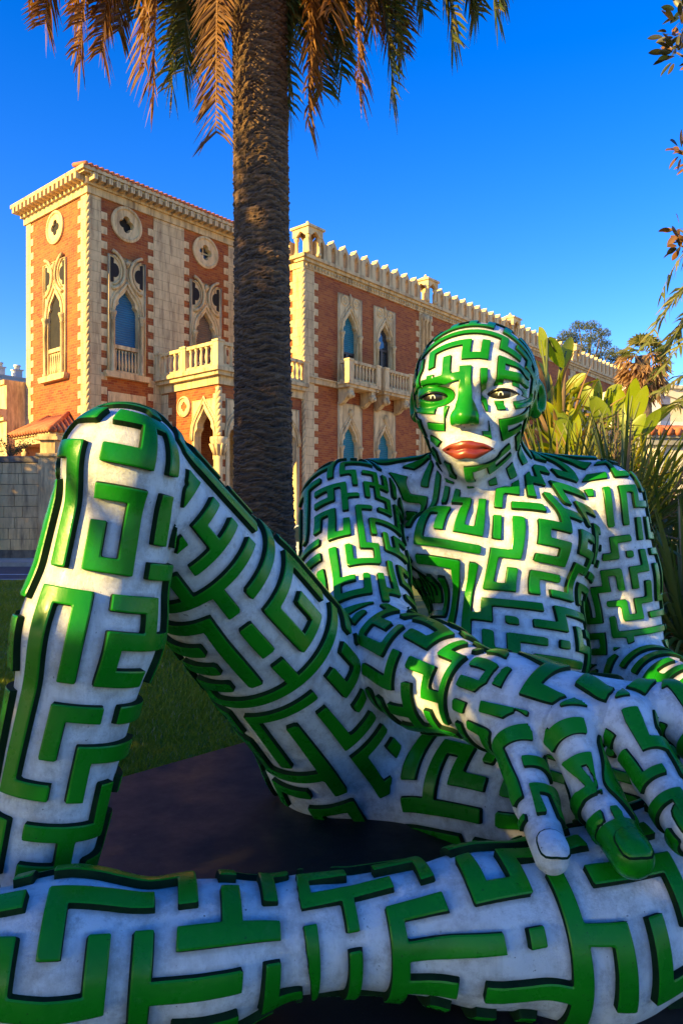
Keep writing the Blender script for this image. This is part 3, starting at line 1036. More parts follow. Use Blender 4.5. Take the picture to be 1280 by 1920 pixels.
# two little balconies
for c in (w1 + .06, w2 + .06):
    mb = MB()
    mb.prism([(-1.18, 7.98), (1.18, 7.98), (1.18, 8.12), (-1.18, 8.12)], FR(WX + c, WY), .145, .86)
    mb.prism([(-1.24, 8.121), (1.24, 8.121), (1.24, 8.26), (-1.24, 8.26)], FR(WX + c, WY), .205, .95)
    b = mb.build('balcony', M['trim'], villa)
    x0, x1, yf = WX + c - 1.08, WX + c + 1.08, WY - .80
    balustrade(b, (x0, WY - .2), (x0, yf), 8.261, .2, post0=False)
    balustrade(b, (x0, yf), (x1, yf), 8.261, .24, post0=False)
    balustrade(b, (x1, yf), (x1, WY - .2), 8.261, .2, post0=False, post1=False)
    for s in (-.85, .85):
        mb = MB()
        fn = FR(WX + c + s, WY)
        mb.prism([(.06, 7.2), (.30, 7.28), (.62, 7.55), (.80, 7.80), (.80, 7.978), (.06, 7.978)], lambda a, z, d, fn=fn: fn(d, z, a), -.15, .15)
        q = fn(0, 7.66, .70)
        mb.lathe([(.03, -.22), (.16, -.14), (.21, 0), (.17, .14), (.05, .20)], q[0], q[1], q[2], 8)
        q = fn(0, 7.58, .88)
        mb.lathe([(.03, -.1), (.09, -.04), (.09, .05), (.02, .1)], q[0], q[1], q[2], 6)
        mb.build('lion_corbel', M['trim'], b)
# link wall behind the palm between tower and wing
MB().box(TW + .001, WX - .001, -.25, .35, 0, 13.0).build('link_wall', M['ashlar'], villa)
MB().box(TW + .001, WX - .001, -.5, .5, 13.001, 13.4).build('link_cornice', M['trim'], villa)

# ---------------- tiled canopy on the tower side, low annex
mb = MB()
cz = 5.15
mb.box(-1.19, -.001, .73, 3.75, cz - .42, cz - .10)
mb.box(-1.28, -.002, .64, 3.84, cz - .099, cz + .0)
can = mb.build('canopy', M['trim'], villa)
for y in (1.0, 3.5):
    mb = MB()
    mb.prism([(0, cz - 1.5), (.25, cz - 1.4), (.5, cz - .95), (.95, cz - .6), (.95, cz - .421), (0, cz - .421)], lambda a, z, d, y=y: (-a, y + d, z), -.14, .14)
    mb.lathe([(.03, -.2), (.15, -.1), (.17, .05), (.06, .18)], -.85, y, cz - .72, 8)
    mb.build('bracket', M['trim'], can)
hip = [(-1.34, .58, cz + .005), (-1.34, 3.9, cz + .005), (-.01, .58, cz + .005), (-.01, 3.9, cz + .005), (-.01, 1.5, cz + .80), (-.01, 3.0, cz + .80)]
MB().add(hip, [(0, 1, 5, 4), (0, 4, 2), (1, 3, 5)]).build('canopy_roof', M['terracotta'], can)
tl = []
for k in range(15):
    y = .66 + k * 3.16 / 14
    yt = min(max(y, 1.5), 3.0)
    f = 1.0 if 1.5 <= y <= 3.0 else (1 - abs(y - yt) / .92)
    mb = MB()
    top = Vector((-1.38, y, cz + .03)).lerp(Vector((-.01, y, cz + .84)), max(f, .12))
    mb.tube([(-1.40, y, cz + .02), tuple(top)], .105, 7)
    mb.build('roof_tile', M['terracotta'], can)
for k in range(5):
    x = -.15 - k * .25
    f = 1 - (k * .25 + .15) / 1.38
    mb = MB()
    mb.tube([(x, .52, cz + .02), (x, .52 + .95 * f, cz + .02 + .82 * f)], .105, 7)
    mb.build('roof_tile', M['terracotta'], can)
mb = MB()
mb.tube([(-1.38, .55, cz + .04), (-.02, 1.5, cz + .9)], .12, 7)
mb.build('ridge_tile', M['terracotta'], can)
mb = MB()
mb.tube([(-1.38, 3.9, cz + .04), (-.02, 3.0, cz + .9)], .12, 7)
mb.build('ridge_tile', M['terracotta'], can)
mb = MB()
mb.box(-.9, 2.0, TD + .02, TD + 3.6, 0, 7.6)
mb.box(-1.25, 2.0, TD + .03, TD + 3.8, 6.2, 6.5)
mb.box(-1.05, 2.0, TD + .025, TD + 3.7, 6.0, 6.199)
mb.box(-1.0, 2.0, TD + .03, TD + 3.7, 7.601, 7.8)
mb.build('side_annex', M['stone'], villa)
MB().box(-.93, -.9, TD + .8, TD + 1.9, 3.2, 5.0).build('annex_window', M['dark'], villa)
# ------------------------------------------------------------------ garden wall, neighbours
GWY = 27.0
gw = MB().box(-24, -10.35, GWY + .02, GWY + .45, .0, 3.70).build('garden_wall', M['darkstone'])
tag(gw, 'old garden wall of stone blocks with stained dark coping by the road', 'wall')
MB().box(-24, -10.3, GWY - .12, GWY + .019, .1, .50).build('wall_plinth', M['darkstone'], gw)
MB().box(-24, -10.9, GWY - .10, GWY + .55, 3.701, 3.92).build('coping', M['darkstone'], gw)
for r in range(8):
    z0 = .51 + r * .398
    x = -15.6 - (r % 2) * .42
    while x < -11.1:
        w = NR.uniform(.62, .95)
        x1 = min(x + w, -11.0)
        if -11.0 - x1 < .25: x1 = -11.0
        dz = NR.uniform(-.012, .012)
        MB().box(x + .009, x1 - .009, GWY - .07 + dz, GWY + .019, z0, z0 + .380).build('stone_block', M['wallstone'], gw)
        x = x1
pier = MB().box(-10.98, -10.35, GWY - .14, GWY + .6, .1, 3.9)
pier.box(-11.05, -10.28, GWY - .22, GWY + .68, 3.901, 4.02)
pier.box(-10.93, -10.40, GWY - .10, GWY + .56, 4.021, 4.5)
pier.box(-11.08, -10.25, GWY - .25, GWY + .7, 4.501, 4.62)
pier.box(-11.0, -10.33, GWY - .17, GWY + .62, 4.621, 4.72)
po = pier.build('gate_pier', M['wallstone'], None)
tag(po, 'stone gate pier with moulded cap at the end of the garden wall', 'pier')
# a dark iron gate post at the very edge
mb = MB()
mb.tube([(-12.62, GWY - .35, .2), (-12.62, GWY - .35, 3.1)], .09, 8)
mb.lathe([(.12, 0), (.14, .1), (.05, .25)], -12.62, GWY - .35, 3.1, 8)
tag(mb.build('iron_post', M['dark']), 'dark iron post in front of the garden wall at the frame edge', 'post')

nb_ = empty('neighbour_house', (-20.2, 46, 0), math.radians(49.6))
tag(nb_, 'pale plastered house with two chimneys beyond the garden wall', 'house')
mb = MB(); mb.box(-9, .6, 0, 8, 0, 9.9); mb.build('house_wall', M['plaster_white'], nb_)
mb = MB(); mb.box(-9.3, .95, -.3, 8.3, 9.901, 10.3); mb.box(-9.15, .8, -.15, 8.15, 10.301, 10.55); mb.box(-9.1, .7, -.08, 8.1, 7.4, 7.7); mb.build('house_cornice', M['plaster_cream'], nb_)
for x in (-.75, .35):
    mb = MB(); mb.box(x - .22, x + .22, .3, .8, 10.4, 11.05); mb.box(x - .28, x + .28, .24, .86, 11.051, 11.12)
    mb.lathe([(.17, 11.121), (.17, 11.3), (.22, 11.32), (.22, 11.4)], x, .55, 0, 10)
    mb.build('chimney', M['plaster_white'], nb_)
for x in (-3.6, -1.15):
    f = MB().box(x - .62, x + .62, -.06, .0, 3.7, 6.3).build('window', M['plaster_cream'], nb_)
    MB().box(x - .5, x + .5, -.08, -.061, 3.85, 6.15).build('pane', M['glass'], f)
mb = MB(); mb.prism([(-.35, 8.4), (.35, 8.4), (.3, 8.75), (0, 9.0), (-.3, 8.75)], lambda a, z, d: (-.55 + a, -.0 - d, z), 0, .04)
mb.build('vent', M['dark'], nb_)

# modern white building at the right
mo = empty('white_building', tuple(P(1206, 980, 44)[:2]) + (0,), math.radians(12))
tag(mo, 'white modern apartment building with deep balconies at right behind palms', 'building')
zt = lambda y: 1.5 + (HY - y) / F * 44
mb = MB(); mb.box(0, 1.15, 0, 9, 0, zt(712)); mb.box(1.151, 9, 3.2, 9, 0, zt(722)); mb.build('wall', M['plaster_white'], mo)
for y in (748, 790, 828):
    s = MB().box(1.152, 9, .4, 3.199, zt(y) - .18, zt(y) + .12).build('balcony', M['plaster_white'], mo)
    MB().box(1.16, 9, .4, .5, zt(y) + .121, zt(y) + .95).build('parapet', M['plaster_cream'], s)
    for x in (2.2, 5.2):
        w = MB().box(x, x + 1.5, 3.14, 3.199, zt(y) + .13, zt(y) + 1.0).build('window', M['glass'], mo)
MB().box(1.152, 9, .2, 3.6, zt(724), zt(718)).build('roof_slab', M['plaster_cream'], mo)
mb = MB()
mb.prism([(1.2, zt(742)), (9, zt(812)), (9, zt(800)), (1.2, zt(730))], lambda a, z, d: (a, -.3 - d, z), 0, .25)
mb.build('stair_ramp', M['plaster_cream'], mo)
lo_ = empty('tiled_lodge', tuple(P(1222, 980, 24)[:2]) + (0,), math.radians(8))
tag(lo_, 'low pale lodge with red tile edge and grey cornice at right edge', 'lodge')
z2 = lambda y: 1.5 + (HY - y) / F * 24
mb = MB(); mb.box(0, 5, 0, 4, 0, z2(835)); mb.build('wall', M['plaster_cream'], lo_)
mb = MB(); mb.box(-.2, 5, -.2, 4, z2(835) + .001, z2(822)); mb.box(-.3, 5, -.3, 4, z2(822) + .001, z2(816)); mb.build('cornice', M['kerb'], lo_)
mb = MB()
for k in range(14):
    mb.tube([(-.2 + k * .3, -.4, z2(815) + .06), (-.2 + k * .3, 1.2, z2(805) + .2)], .14, 6)
o = mb.build('roof_tiles', M['terracotta'], lo_); o['kind'] = 'stuff'
for k in range(3):
    MB().box(.1 + k * 1.4, .35 + k * 1.4, -.12, -.001, 0, z2(836)).build('pilaster', M['plaster_white'], lo_)

# a parked car glimpsed between the palm and the figure's arm
car = empty('parked_car', (-.62, 19.4, .075), 0)
tag(car, 'pale silver parked car half hidden between palm trunk and figure', 'car')
cp = simple_mat('car_paint', (.55, .56, .60), (.60, .61, .65), 3, .25, 0)
prof = [(-2.0, .28), (-2.05, .60), (-1.95, .80), (-1.15, .93), (-.55, 1.38), (.70, 1.42), (1.45, 1.02), (1.95, .95), (2.03, .60), (1.98, .28)]
vs, fs = [], []
for s, w in ((-1, .80), (-1, .84), (1, .84), (1, .80)):
    for x, z in prof:
        ww = w * (.82 if z > 1.2 else 1)
        vs.append((x, s * ww, z))
n = len(prof)
fs = [tuple(range(n)), tuple(range(4 * n - 1, 3 * n - 1, -1))]
for r in range(3):
    for k in range(n):
        fs.append((r * n + k, r * n + (k + 1) % n, (r + 1) * n + (k + 1) % n, (r + 1) * n + k))
mb = MB(); mb.add(vs, fs); mb.build('body', cp, car)
for s in (-1, 1):
    mb = MB()
    mb.prism([(-1.0, .97), (-.5, 1.33), (.05, 1.36), (.05, .97)], lambda a, z, d, s=s: (a, s * (.845 - (z - .95) * .36 + d), z), -.02, .012)
    mb.prism([(.12, .97), (.12, 1.36), (.66, 1.37), (1.25, 1.02), (1.2, .97)], lambda a, z, d, s=s: (a, s * (.845 - (z - .95) * .36 + d), z), -.02, .012)
    mb.build('side_window', M['glass'], car)
    for x in (-1.25, 1.25):
        mb = MB()
        mb.tube([(x, s * .70, .31), (x, s * .87, .31)], .31, 18)
        w = mb.build('wheel', M['dark'], car)
        mb = MB(); mb.tube([(x, s * .872, .31), (x, s * .885, .31)], .19, 14); mb.build('rim', cp, w)
    MB().box(-2.06, -1.98, s * .62 - .16, s * .62 + .16, .64, .76).build('headlight', M['glint_white'], car)
# ------------------------------------------------------------------ the reclining figure: one continuous surface grown from a distance field
def A3(v): return np.array(v, np.float32)


def sd_rc(p, a, b, r1, r2):
    """round cone between a (radius r1) and b (radius r2)"""
    ba = b - a
    l2 = float(ba @ ba)
    pa = p - a
    t = np.clip((pa @ ba) / l2, 0, 1)
    q = pa - t[:, None] * ba
    return np.sqrt(np.einsum('ij,ij->i', q, q)) - (r1 + (r2 - r1) * t)


def sd_el(p, c, r, M=None):
    q = p - c
    if M is not None: q = q @ M
    k0 = np.sqrt(((q / r) ** 2).sum(1))
    k1 = np.sqrt(((q / (r * r)) ** 2).sum(1)) + 1e-6
    return k0 * (k0 - 1) / k1


def smin(a, b, k):
    h = np.maximum(k - np.abs(a - b), 0) / k
    return np.minimum(a, b) - h * h * k * .25


def smax(a, b, k): return -smin(-a, -b, k)


def rotm(rx=0, ry=0, rz=0):
    m = Matrix.Rotation(rz, 3, 'Z') @ Matrix.Rotation(ry, 3, 'Y') @ Matrix.Rotation(rx, 3, 'X')
    return np.array(m, np.float32)


PRIMS = []      # (group, region, k, kind, args)


def RC(g, reg, k, a, b, r1, r2): PRIMS.append((g, reg, k, 'rc', (A3(a), A3(b), r1, r2)))


def EL(g, reg, k, c, r, M=None): PRIMS.append((g, reg, k, 'el', (A3(c), A3(r), M)))


def prim_eval(p, pr):
    return sd_rc(p, *pr[4]) if pr[3] == 'rc' else sd_el(p, *pr[4])


# --- legs
PEL = Vector((0.56, 4.2, 0.40))
EL('L', 'pelvis', .12, PEL, (.56, .44, .40))
KR = P(236, 886, 2.56)
RC('L', 'thigh_r', .12, P(234, 876, 2.62), P(648, 1372, 3.92), .208, .385)
RC('L', 'thigh_r', .12, P(430, 1120, 3.15), P(600, 1330, 3.72), .272, .335)
RC('L', 'thigh_r', .15, P(640, 1400, 3.95), P(700, 1420, 3.95), .40, .38)
RC('L', 'shin_r', .045, KR, P(170, 1180, 2.52), .190, .210)
RC('L', 'shin_r', .08, P(170, 1180, 2.52), P(48, 1720, 2.40), .210, .152)
EL('L', 'shin_r', .08, P(218, 862, 2.47), (.15, .12, .15))
RC('L', 'foot_r', .08, P(48, 1740, 2.40), (-1.5, 2.40, .17), .155, .12)
KL = Vector((1.66, 2.66, .36))
RC('L', 'thigh_l', .14, P(880, 1400, 4.05), KL + Vector((0, .08, .10)), .42, .30)
RC('L', 'thigh_l', .14, P(800, 1452, 3.86), P(980, 1500, 3.45), .33, .33)
RC('L', 'shin_l', .06, KL, P(1090, 1738, 2.35), .28, .262)
RC('L', 'shin_l', .08, P(1090, 1738, 2.35), P(900, 1738, 2.27), .262, .195)
RC('L', 'shin_l', .08, P(900, 1738, 2.27), P(570, 1748, 2.20), .195, .132)
RC('L', 'foot_l', .10, P(560, 1750, 2.20), P(380, 1785, 2.14), .132, .165)
RC('L', 'foot_l', .10, P(400, 1785, 2.13), P(120, 1800, 2.05), .165, .185)
RC('L', 'foot_l', .10, P(120, 1800, 2.05), P(-160, 1805, 2.0), .20, .16)
# --- trunk
EL('T', 'pelvis', .12, PEL, (.54, .42, .40))
RC('T', 'torso', .20, (0.66, 4.25, .52), P(966, 1215, 4.32), .40, .355)
RC('T', 'torso', .18, P(966, 1225, 4.32), P(940, 1080, 4.48), .350, .40)
EL('T', 'torso', .22, P(938, 1015, 4.56), (.60, .40, .47))
EL('T', 'torso', .10, P(836, 1020, 4.22), (.25, .13, .20), rotm(0, 0, -.25))
EL('T', 'torso', .10, P(1022, 1022, 4.22), (.25, .13, .20), rotm(0, 0, .25))
RC('T', 'torso', .16, P(905, 905, 4.56), P(700, 915, 4.54), .17, .16)
RC('T', 'torso', .16, P(905, 905, 4.56), P(1095, 908, 4.66), .17, .16)
RC('T', 'neck', .14, P(908, 930, 4.54), P(893, 815, 4.44), .265, .235)
# --- arms
RC('T', 'arm_r', .07, P(656, 955, 4.44), P(664, 1075, 4.12), .290, .285)
RC('T', 'arm_r', .07, P(664, 1075, 4.12), P(700, 1215, 3.72), .275, .235)
RC('T', 'fore_r', .08, P(702, 1220, 3.70), P(808, 1268, 3.28), .235, .215)
RC('T', 'fore_r', .08, P(808, 1268, 3.28), P(935, 1318, 2.88), .215, .150)
RC('T', 'arm_l', .06, P(1118, 948, 4.66), P(1152, 1080, 4.62), .275, .245)
RC('T', 'arm_l', .06, P(1152, 1080, 4.62), P(1180, 1255, 4.52), .235, .215)
RC('T', 'fore_l', .08, P(1182, 1262, 4.50), P(1390, 1365, 3.45), .215, .15)
WR = P(930, 1312, 2.90)
KN = [P(968, 1392, 2.62), P(1062, 1366, 2.56), P(1168, 1350, 2.56), P(1262, 1330, 2.62)]
for q, r in zip(KN, (.080, .086, .09, .09)):
    RC('T', 'hand_r', .10, WR + (q - WR) * .12, q, .135, r * .86)
FING = [(P(1000, 1505, 2.42), P(1034, 1606, 2.17), .074, .065, .052),
        (P(1118, 1500, 2.38), P(1184, 1606, 2.12), .077, .068, .056),
        (P(1232, 1462, 2.38), P(1292, 1560, 2.16), .082, .072, .060),
        (P(1352, 1420, 2.44), P(1410, 1500, 2.28), .090, .080, .066)]
for i, (q, (m, t, r0, r1, r2)) in enumerate(zip(KN, FING)):
    RC('T', 'finger%d' % i, .045, q, m, r0, r1)
    RC('T', 'finger%d' % i, .025, m, t, r1, r2)

# --- head, in its own frame (x right, y forward, z up; 1 = half of its height)
HC = P(889, 752, 4.36)
HS = .455
HM = np.array(Matrix.Rotation(math.pi + math.radians(-17), 3, 'Z') @ Matrix.Rotation(math.radians(-3), 3, 'X'), np.float32)
HM[:, 0] *= -1          # mirrored so that +x is towards picture right
HCa = A3(HC)


def head_local(p): return ((p - HCa) @ HM) / HS


def head_world(q): return (np.asarray(q, np.float32) * HS) @ HM.T + HCa


def e_(q, c, r): return sd_el(q, A3(c), A3(r))


def c_(q, a, b, r1, r2): return sd_rc(q, A3(a), A3(b), r1, r2)


def lip_z(x):
    """centre line, top and bottom of the mouth at local x"""
    ax = np.abs(x)
    t = np.clip(ax / .31, 0, 1)
    mid = -.655 + .006 * t * t + .012 * np.cos(ax * 26) * (1 - t)
    top = mid + .108 * (1 - t ** 1.7) * (1 - .18 * np.exp(-(ax / .05) ** 2)) + .004
    bot = mid - .118 * (1 - t ** 2.2) - .004
    return mid, top, bot


def sd_head(q):
    x, y, z = q[:, 0], q[:, 1], q[:, 2]
    ax = np.abs(x)
    s = np.stack([ax, y, z], 1)
    d = e_(q, (0, -.16, .26), (.77, .93, .75))
    d = smin(d, e_(q, (0, .18, -.02), (.66, .68, .74)), .25)
    d = smin(d, e_(q, (0, .18, -.50), (.50, .58, .46)), .25)       # jaw
    d = smin(d, c_(q, (0, .48, -.84), (0, .44, -.80), .17, .2), .2)  # chin
    d = smin(d, e_(s, (.40, .46, -.20), (.23, .26, .20)), .16)       # cheekbone
    d = smin(d, c_(s, (.12, .755, .13), (.52, .58, .19), .075, .075), .14)   # brow
    # sockets
    d = smax(d, -e_(s, (.405, .86, -.0), (.27, .24, .145)), .12)
    # eyelids round the ball
    ball = c_(s, (.405, .50, 0), (.405, .50, .001), .232, .232)
    lens = np.maximum(np.sqrt((ax - .405) ** 2 + (z + .297) ** 2) - .345, np.sqrt((ax - .405) ** 2 + (z - .240) ** 2) - .303)
    slit = np.maximum(lens, .5 - y)
    lid = smax(ball, -slit, .02)
    d = smin(d, lid, .035)
    d = smax(d, -np.maximum(slit, ball - .01), .015)
    # nose
    n = c_(q, (0, .70, .16), (0, .93, -.22), .080, .092)
    n = smin(n, e_(q, (0, .945, -.28), (.108, .13, .095)), .06)
    n = smin(n, e_(s, (.115, .86, -.30), (.088, .11, .078)), .06)
    n = smax(n, -e_(s, (.085, .90, -.375), (.05, .07, .04)), .03)
    d = smin(d, n, .07)
    # mouth mound, lips and the line between them
    d = smin(d, e_(q, (0, .60, -.62), (.34, .22, .24)), .12)
    t = np.clip(ax / .31, 0, 1)
    mid, top, bot = lip_z(x)
    yl = .80 - .17 * t * t
    up = np.sqrt((y - yl + .01) ** 2 + ((z - (mid + top) / 2) * 1.05) ** 2) - .060 * (1 - t ** 2.5) - .004
    lo = np.sqrt((y - yl + .012) ** 2 + ((z - (mid + bot) / 2) * 1.02) ** 2) - .066 * (1 - t ** 2.5) - .004
    lips = np.where(ax < .33, np.minimum(up, lo) * .8, 1.)
    d = smin(d, lips, .025)
    groove = np.where(ax < .31, np.sqrt((y - yl - .075 * (1 - t ** 2)) ** 2 + (z - mid) ** 2) - .018, 1.)
    d = smax(d, -groove * .8, .02)
    # ears
    ear = e_(np.stack([ax - .765 + .25 * (y + .1), y + .12, z + .0], 1), (0, 0, 0), (.085, .15, .225))
    ear = smax(ear, -e_(np.stack([ax - .825 + .25 * (y + .1), y + .07, z - .02], 1), (0, 0, 0), (.08, .10, .17)), .04)
    d = smin(d, ear, .05)
    return d


def sdf(p, want_regions=False):
    p = np.asarray(p, np.float32)
    g, regs = {}, {}
    for pr in PRIMS:
        d = prim_eval(p, pr)
        grp, reg, k = pr[0], pr[1], pr[2]
        if want_regions:
            regs[reg] = np.minimum(regs[reg], d) if reg in regs else d
        g[grp] = smin(g[grp], d, k) if grp in g else d
    q = head_local(p)
    near = (np.abs(q) < 1.9).all(1)
    dh = np.full(len(p), 9., np.float32)
    if near.any(): dh[near] = sd_head(q[near]) * HS
    if want_regions: regs['head'] = dh
    g['T'] = smin(g['T'], dh, .06)
    out = smin(g['L'], g['T'], .02)
    return (out, regs) if want_regions else out


def chunked(fn, p, n=120000):
    return np.concatenate([fn(p[i:i + n]) for i in range(0, len(p), n)])


def surface_nets(lo, hi, vox, B=12):
    lo = A3(lo)
    nb = np.ceil((A3(hi) - lo) / (vox * B)).astype(int)
    bs = vox * B
    bi = np.stack(np.meshgrid(*[np.arange(n) for n in nb], indexing='ij'), -1).reshape(-1, 3)
    cen = lo + (bi + .5) * bs
    dc = chunked(sdf, cen.astype(np.float32))
    act = np.abs(dc) < bs * .87 + .05
    N = nb * B
    grid = np.repeat(np.repeat(np.repeat(dc.reshape(nb), B, 0), B, 1), B, 2).astype(np.float32)
    loc = np.stack(np.meshgrid(*[np.arange(B)] * 3, indexing='ij'), -1).reshape(-1, 3)
    ab = bi[act]
    ids = (ab[:, None, :] * B + loc[None]).reshape(-1, 3)
    vals = chunked(lambda i: sdf(lo + i.astype(np.float32) * vox), ids)
    grid[ids[:, 0], ids[:, 1], ids[:, 2]] = vals
    s = grid < 0
    cnt = np.zeros(tuple(N - 1), np.uint8)
    for dx in (0, 1):
        for dy in (0, 1):
            for dz in (0, 1):
                cnt += s[dx:N[0] - 1 + dx, dy:N[1] - 1 + dy, dz:N[2] - 1 + dz]
    cell = np.argwhere((cnt > 0) & (cnt < 8))
    idx = np.full(tuple(N - 1), -1, np.int32)
    idx[cell[:, 0], cell[:, 1], cell[:, 2]] = np.arange(len(cell))
    cor = [(a, b, c) for a in (0, 1) for b in (0, 1) for c in (0, 1)]
    cv = np.stack([grid[cell[:, 0] + a, cell[:, 1] + b, cell[:, 2] + c] for a, b, c in cor], 1)
    acc = np.zeros((len(cell), 3), np.float32)
    num = np.zeros(len(cell), np.float32)
    for i in range(8):
        for j in range(i + 1, 8):
            df = np.array(cor[j]) - np.array(cor[i])
            if np.abs(df).sum() != 1: continue
            a, b = cv[:, i], cv[:, j]
            m = (a < 0) != (b < 0)
            t = np.where(m, a / np.where(m, a - b, 1), 0)
            acc += np.where(m[:, None], np.array(cor[i]) + t[:, None] * df, 0)
            num += m
    V = lo + (cell + acc / num[:, None]) * vox
    quads = []
    for ax in range(3):
        o1, o2 = [(1, 2), (2, 0), (0, 1)][ax]
        sl0 = [slice(1, n - 1) for n in N]
        sl1 = [slice(1, n - 1) for n in N]
        sl0[ax] = slice(0, N[ax] - 1)
        sl1[ax] = slice(1, N[ax])
        a, b = s[tuple(sl0)], s[tuple(sl1)]
        e = np.argwhere(a != b)
        flip = a[e[:, 0], e[:, 1], e[:, 2]]
        off = np.ones(3, int)
        off[ax] = 0
        e = e + off
        def at(d1, d2):
            c = e.copy()
            c[:, o1] -= d1
            c[:, o2] -= d2
            return idx[c[:, 0], c[:, 1], c[:, 2]]
        q = np.stack([at(1, 1), at(0, 1), at(0, 0), at(1, 0)], 1)
        q[~flip] = q[~flip][:, ::-1]
        quads.append(q)
    Q = np.concatenate(quads)
    T = np.concatenate([Q[:, [0, 1, 2]], Q[:, [0, 2, 3]]])
    return V.astype(np.float32), T


def vnormals(V, T):
    fn = np.cross(V[T[:, 1]] - V[T[:, 0]], V[T[:, 2]] - V[T[:, 0]])
    n = np.zeros_like(V)
    for k in range(3):
        for c in range(3):
            n[:, c] += np.bincount(T[:, k], fn[:, c], len(V))
    return n / (np.linalg.norm(n, axis=1, keepdims=True) + 1e-12)


def project(V, it=2, e=.004):
    for _ in range(it):
        d = chunked(sdf, V)
        g = np.stack([chunked(sdf, V + A3(o) * e) - d for o in ((1, 0, 0), (0, 1, 0), (0, 0, 1))], 1) / e
        g2 = np.maximum((g * g).sum(1), .25)
        st = np.clip(d / g2, -.012, .012)
        V = (V - g * st[:, None]).astype(np.float32)
    return V


def refine(V, T, pred):
    """split every edge whose midpoint satisfies pred"""
    E = np.concatenate([T[:, [0, 1]], T[:, [1, 2]], T[:, [2, 0]]])
    E = np.sort(E, 1)
    key = E[:, 0].astype(np.int64) * len(V) + E[:, 1]
    uk, inv = np.unique(key, return_inverse=True)
    ue = np.stack([uk // len(V), uk % len(V)], 1)
    mid = (V[ue[:, 0]] + V[ue[:, 1]]) / 2
    sp = pred(mid)
    nid = np.full(len(ue), -1, np.int64)
    nid[sp] = len(V) + np.arange(sp.sum())
    V2 = np.concatenate([V, mid[sp]])
    n = len(T)
    m = np.stack([nid[inv[:n]], nid[inv[n:2 * n]], nid[inv[2 * n:]]], 1)
    out = [T[(m < 0).all(1)]]
    c = (m >= 0).sum(1)
    f = c == 3
    t, q = T[f], m[f]
    out += [np.stack([t[:, 0], q[:, 0], q[:, 2]], 1), np.stack([q[:, 0], t[:, 1], q[:, 1]], 1),
            np.stack([q[:, 2], q[:, 1], t[:, 2]], 1), q]
    for r in range(3):
        ro = [(r + i) % 3 for i in range(3)]
        a = T[:, ro]
        b = m[:, ro]
        f = (c == 1) & (b[:, 0] >= 0)
        t, q = a[f], b[f]
        out += [np.stack([t[:, 0], q[:, 0], t[:, 2]], 1), np.stack([q[:, 0], t[:, 1], t[:, 2]], 1)]
        f = (c == 2) & (b[:, 2] < 0)
        t, q = a[f], b[f]
        out += [np.stack([t[:, 1], q[:, 1], q[:, 0]], 1), np.stack([t[:, 0], q[:, 0], q[:, 1]], 1),
                np.stack([t[:, 0], q[:, 1], t[:, 2]], 1)]
    return V2.astype(np.float32), np.concatenate(out).astype(np.int64)


# --- the maze pattern
def maze(nu, nv, per, seed, lmin=3, lmax=9):
    """random forest on a lattice: arrays of edges to the right and upwards"""
    r = random.Random(seed)
    comp = -np.ones((nu, nv), int)
    ri = np.zeros((nu, nv), bool)
    upb = np.zeros((nu, nv), bool)
    def nb(i, j, d):
        i2, j2 = i + (1, 0, -1, 0)[d], j + (0, 1, 0, -1)[d]
        if per: i2 %= nu
        if not (0 <= i2 < nu and 0 <= j2 < nv): return None
        return i2, j2
    def join(i, j, d):
        i2, j2 = nb(i, j, d)
        if d == 0: ri[i, j] = 1
        elif d == 2: ri[i2, j2] = 1
        elif d == 1: upb[i, j] = 1
        else: upb[i2, j2] = 1
        return i2, j2
    order = [(i, j) for i in range(nu) for j in range(nv)]
    r.shuffle(order)
    cid = 0
    for s in order:
        if comp[s] >= 0: continue
        comp[s] = cid
        nodes = [s]
        cur, d = s, r.randrange(4)
        for _ in range(r.randint(lmin, lmax)):
            if r.random() < .22: cur = r.choice(nodes)
            opts = [k for k in range(4) if nb(*cur, k) and comp[nb(*cur, k)] < 0]
            if not opts: cur = r.choice(nodes); continue
            if d in opts and r.random() < .18: k = d
            else: k = r.choice(opts)
            cur = join(*cur, k)
            d = k
            comp[cur] = cid
            nodes.append(cur)
        if len(nodes) == 1 and r.random() < .8:
            opts = [k for k in range(4) if nb(*s, k)]
            k = r.choice(opts)
            comp[s] = comp[nb(*s, k)]
            join(*s, k)
        cid += 1
    return ri, upb


def maze_field(u, v, cu, cv, w, nu, nv, per, seed, **kw):
    ri, upb = maze(nu, nv, per, seed, **kw)
    i0, j0 = np.floor(u).astype(int), np.floor(v).astype(int)
    d = np.full(len(u), -1., np.float32)
    for di in (-1, 0, 1):
        for dj in (-1, 0, 1):
            i, j = i0 + di, j0 + dj
            if per: ii = i % nu
            else: ii = np.clip(i, 0, nu - 1)
            jj = np.clip(j, 0, nv - 1)
            ok = (j >= 0) & (j < nv) & (per | ((i >= 0) & (i < nu)))
            fx, fy = u - i, v - j
            dx0, dy0 = np.abs(fx) * cu, np.abs(fy) * cv
            dxe = np.maximum(np.maximum(-fx, fx - 1), 0) * cu
            dye = np.maximum(np.maximum(-fy, fy - 1), 0) * cv
            c = w - np.maximum(dx0, dy0)
            c = np.where(ri[ii, jj], np.maximum(c, w - np.maximum(dxe, dy0)), c)
            c = np.where(upb[ii, jj], np.maximum(c, w - np.maximum(dx0, dye)), c)
            d = np.where(ok, np.maximum(d, c), d)
    return d


def wob(V, s, a, ph):
    return a * (np.sin(V[:, 0] * s + ph) + np.sin(V[:, 1] * s * 1.13 + 1.7 * ph + 1) + np.sin(V[:, 2] * s * .91 + 2.3 * ph + 2)) / 3


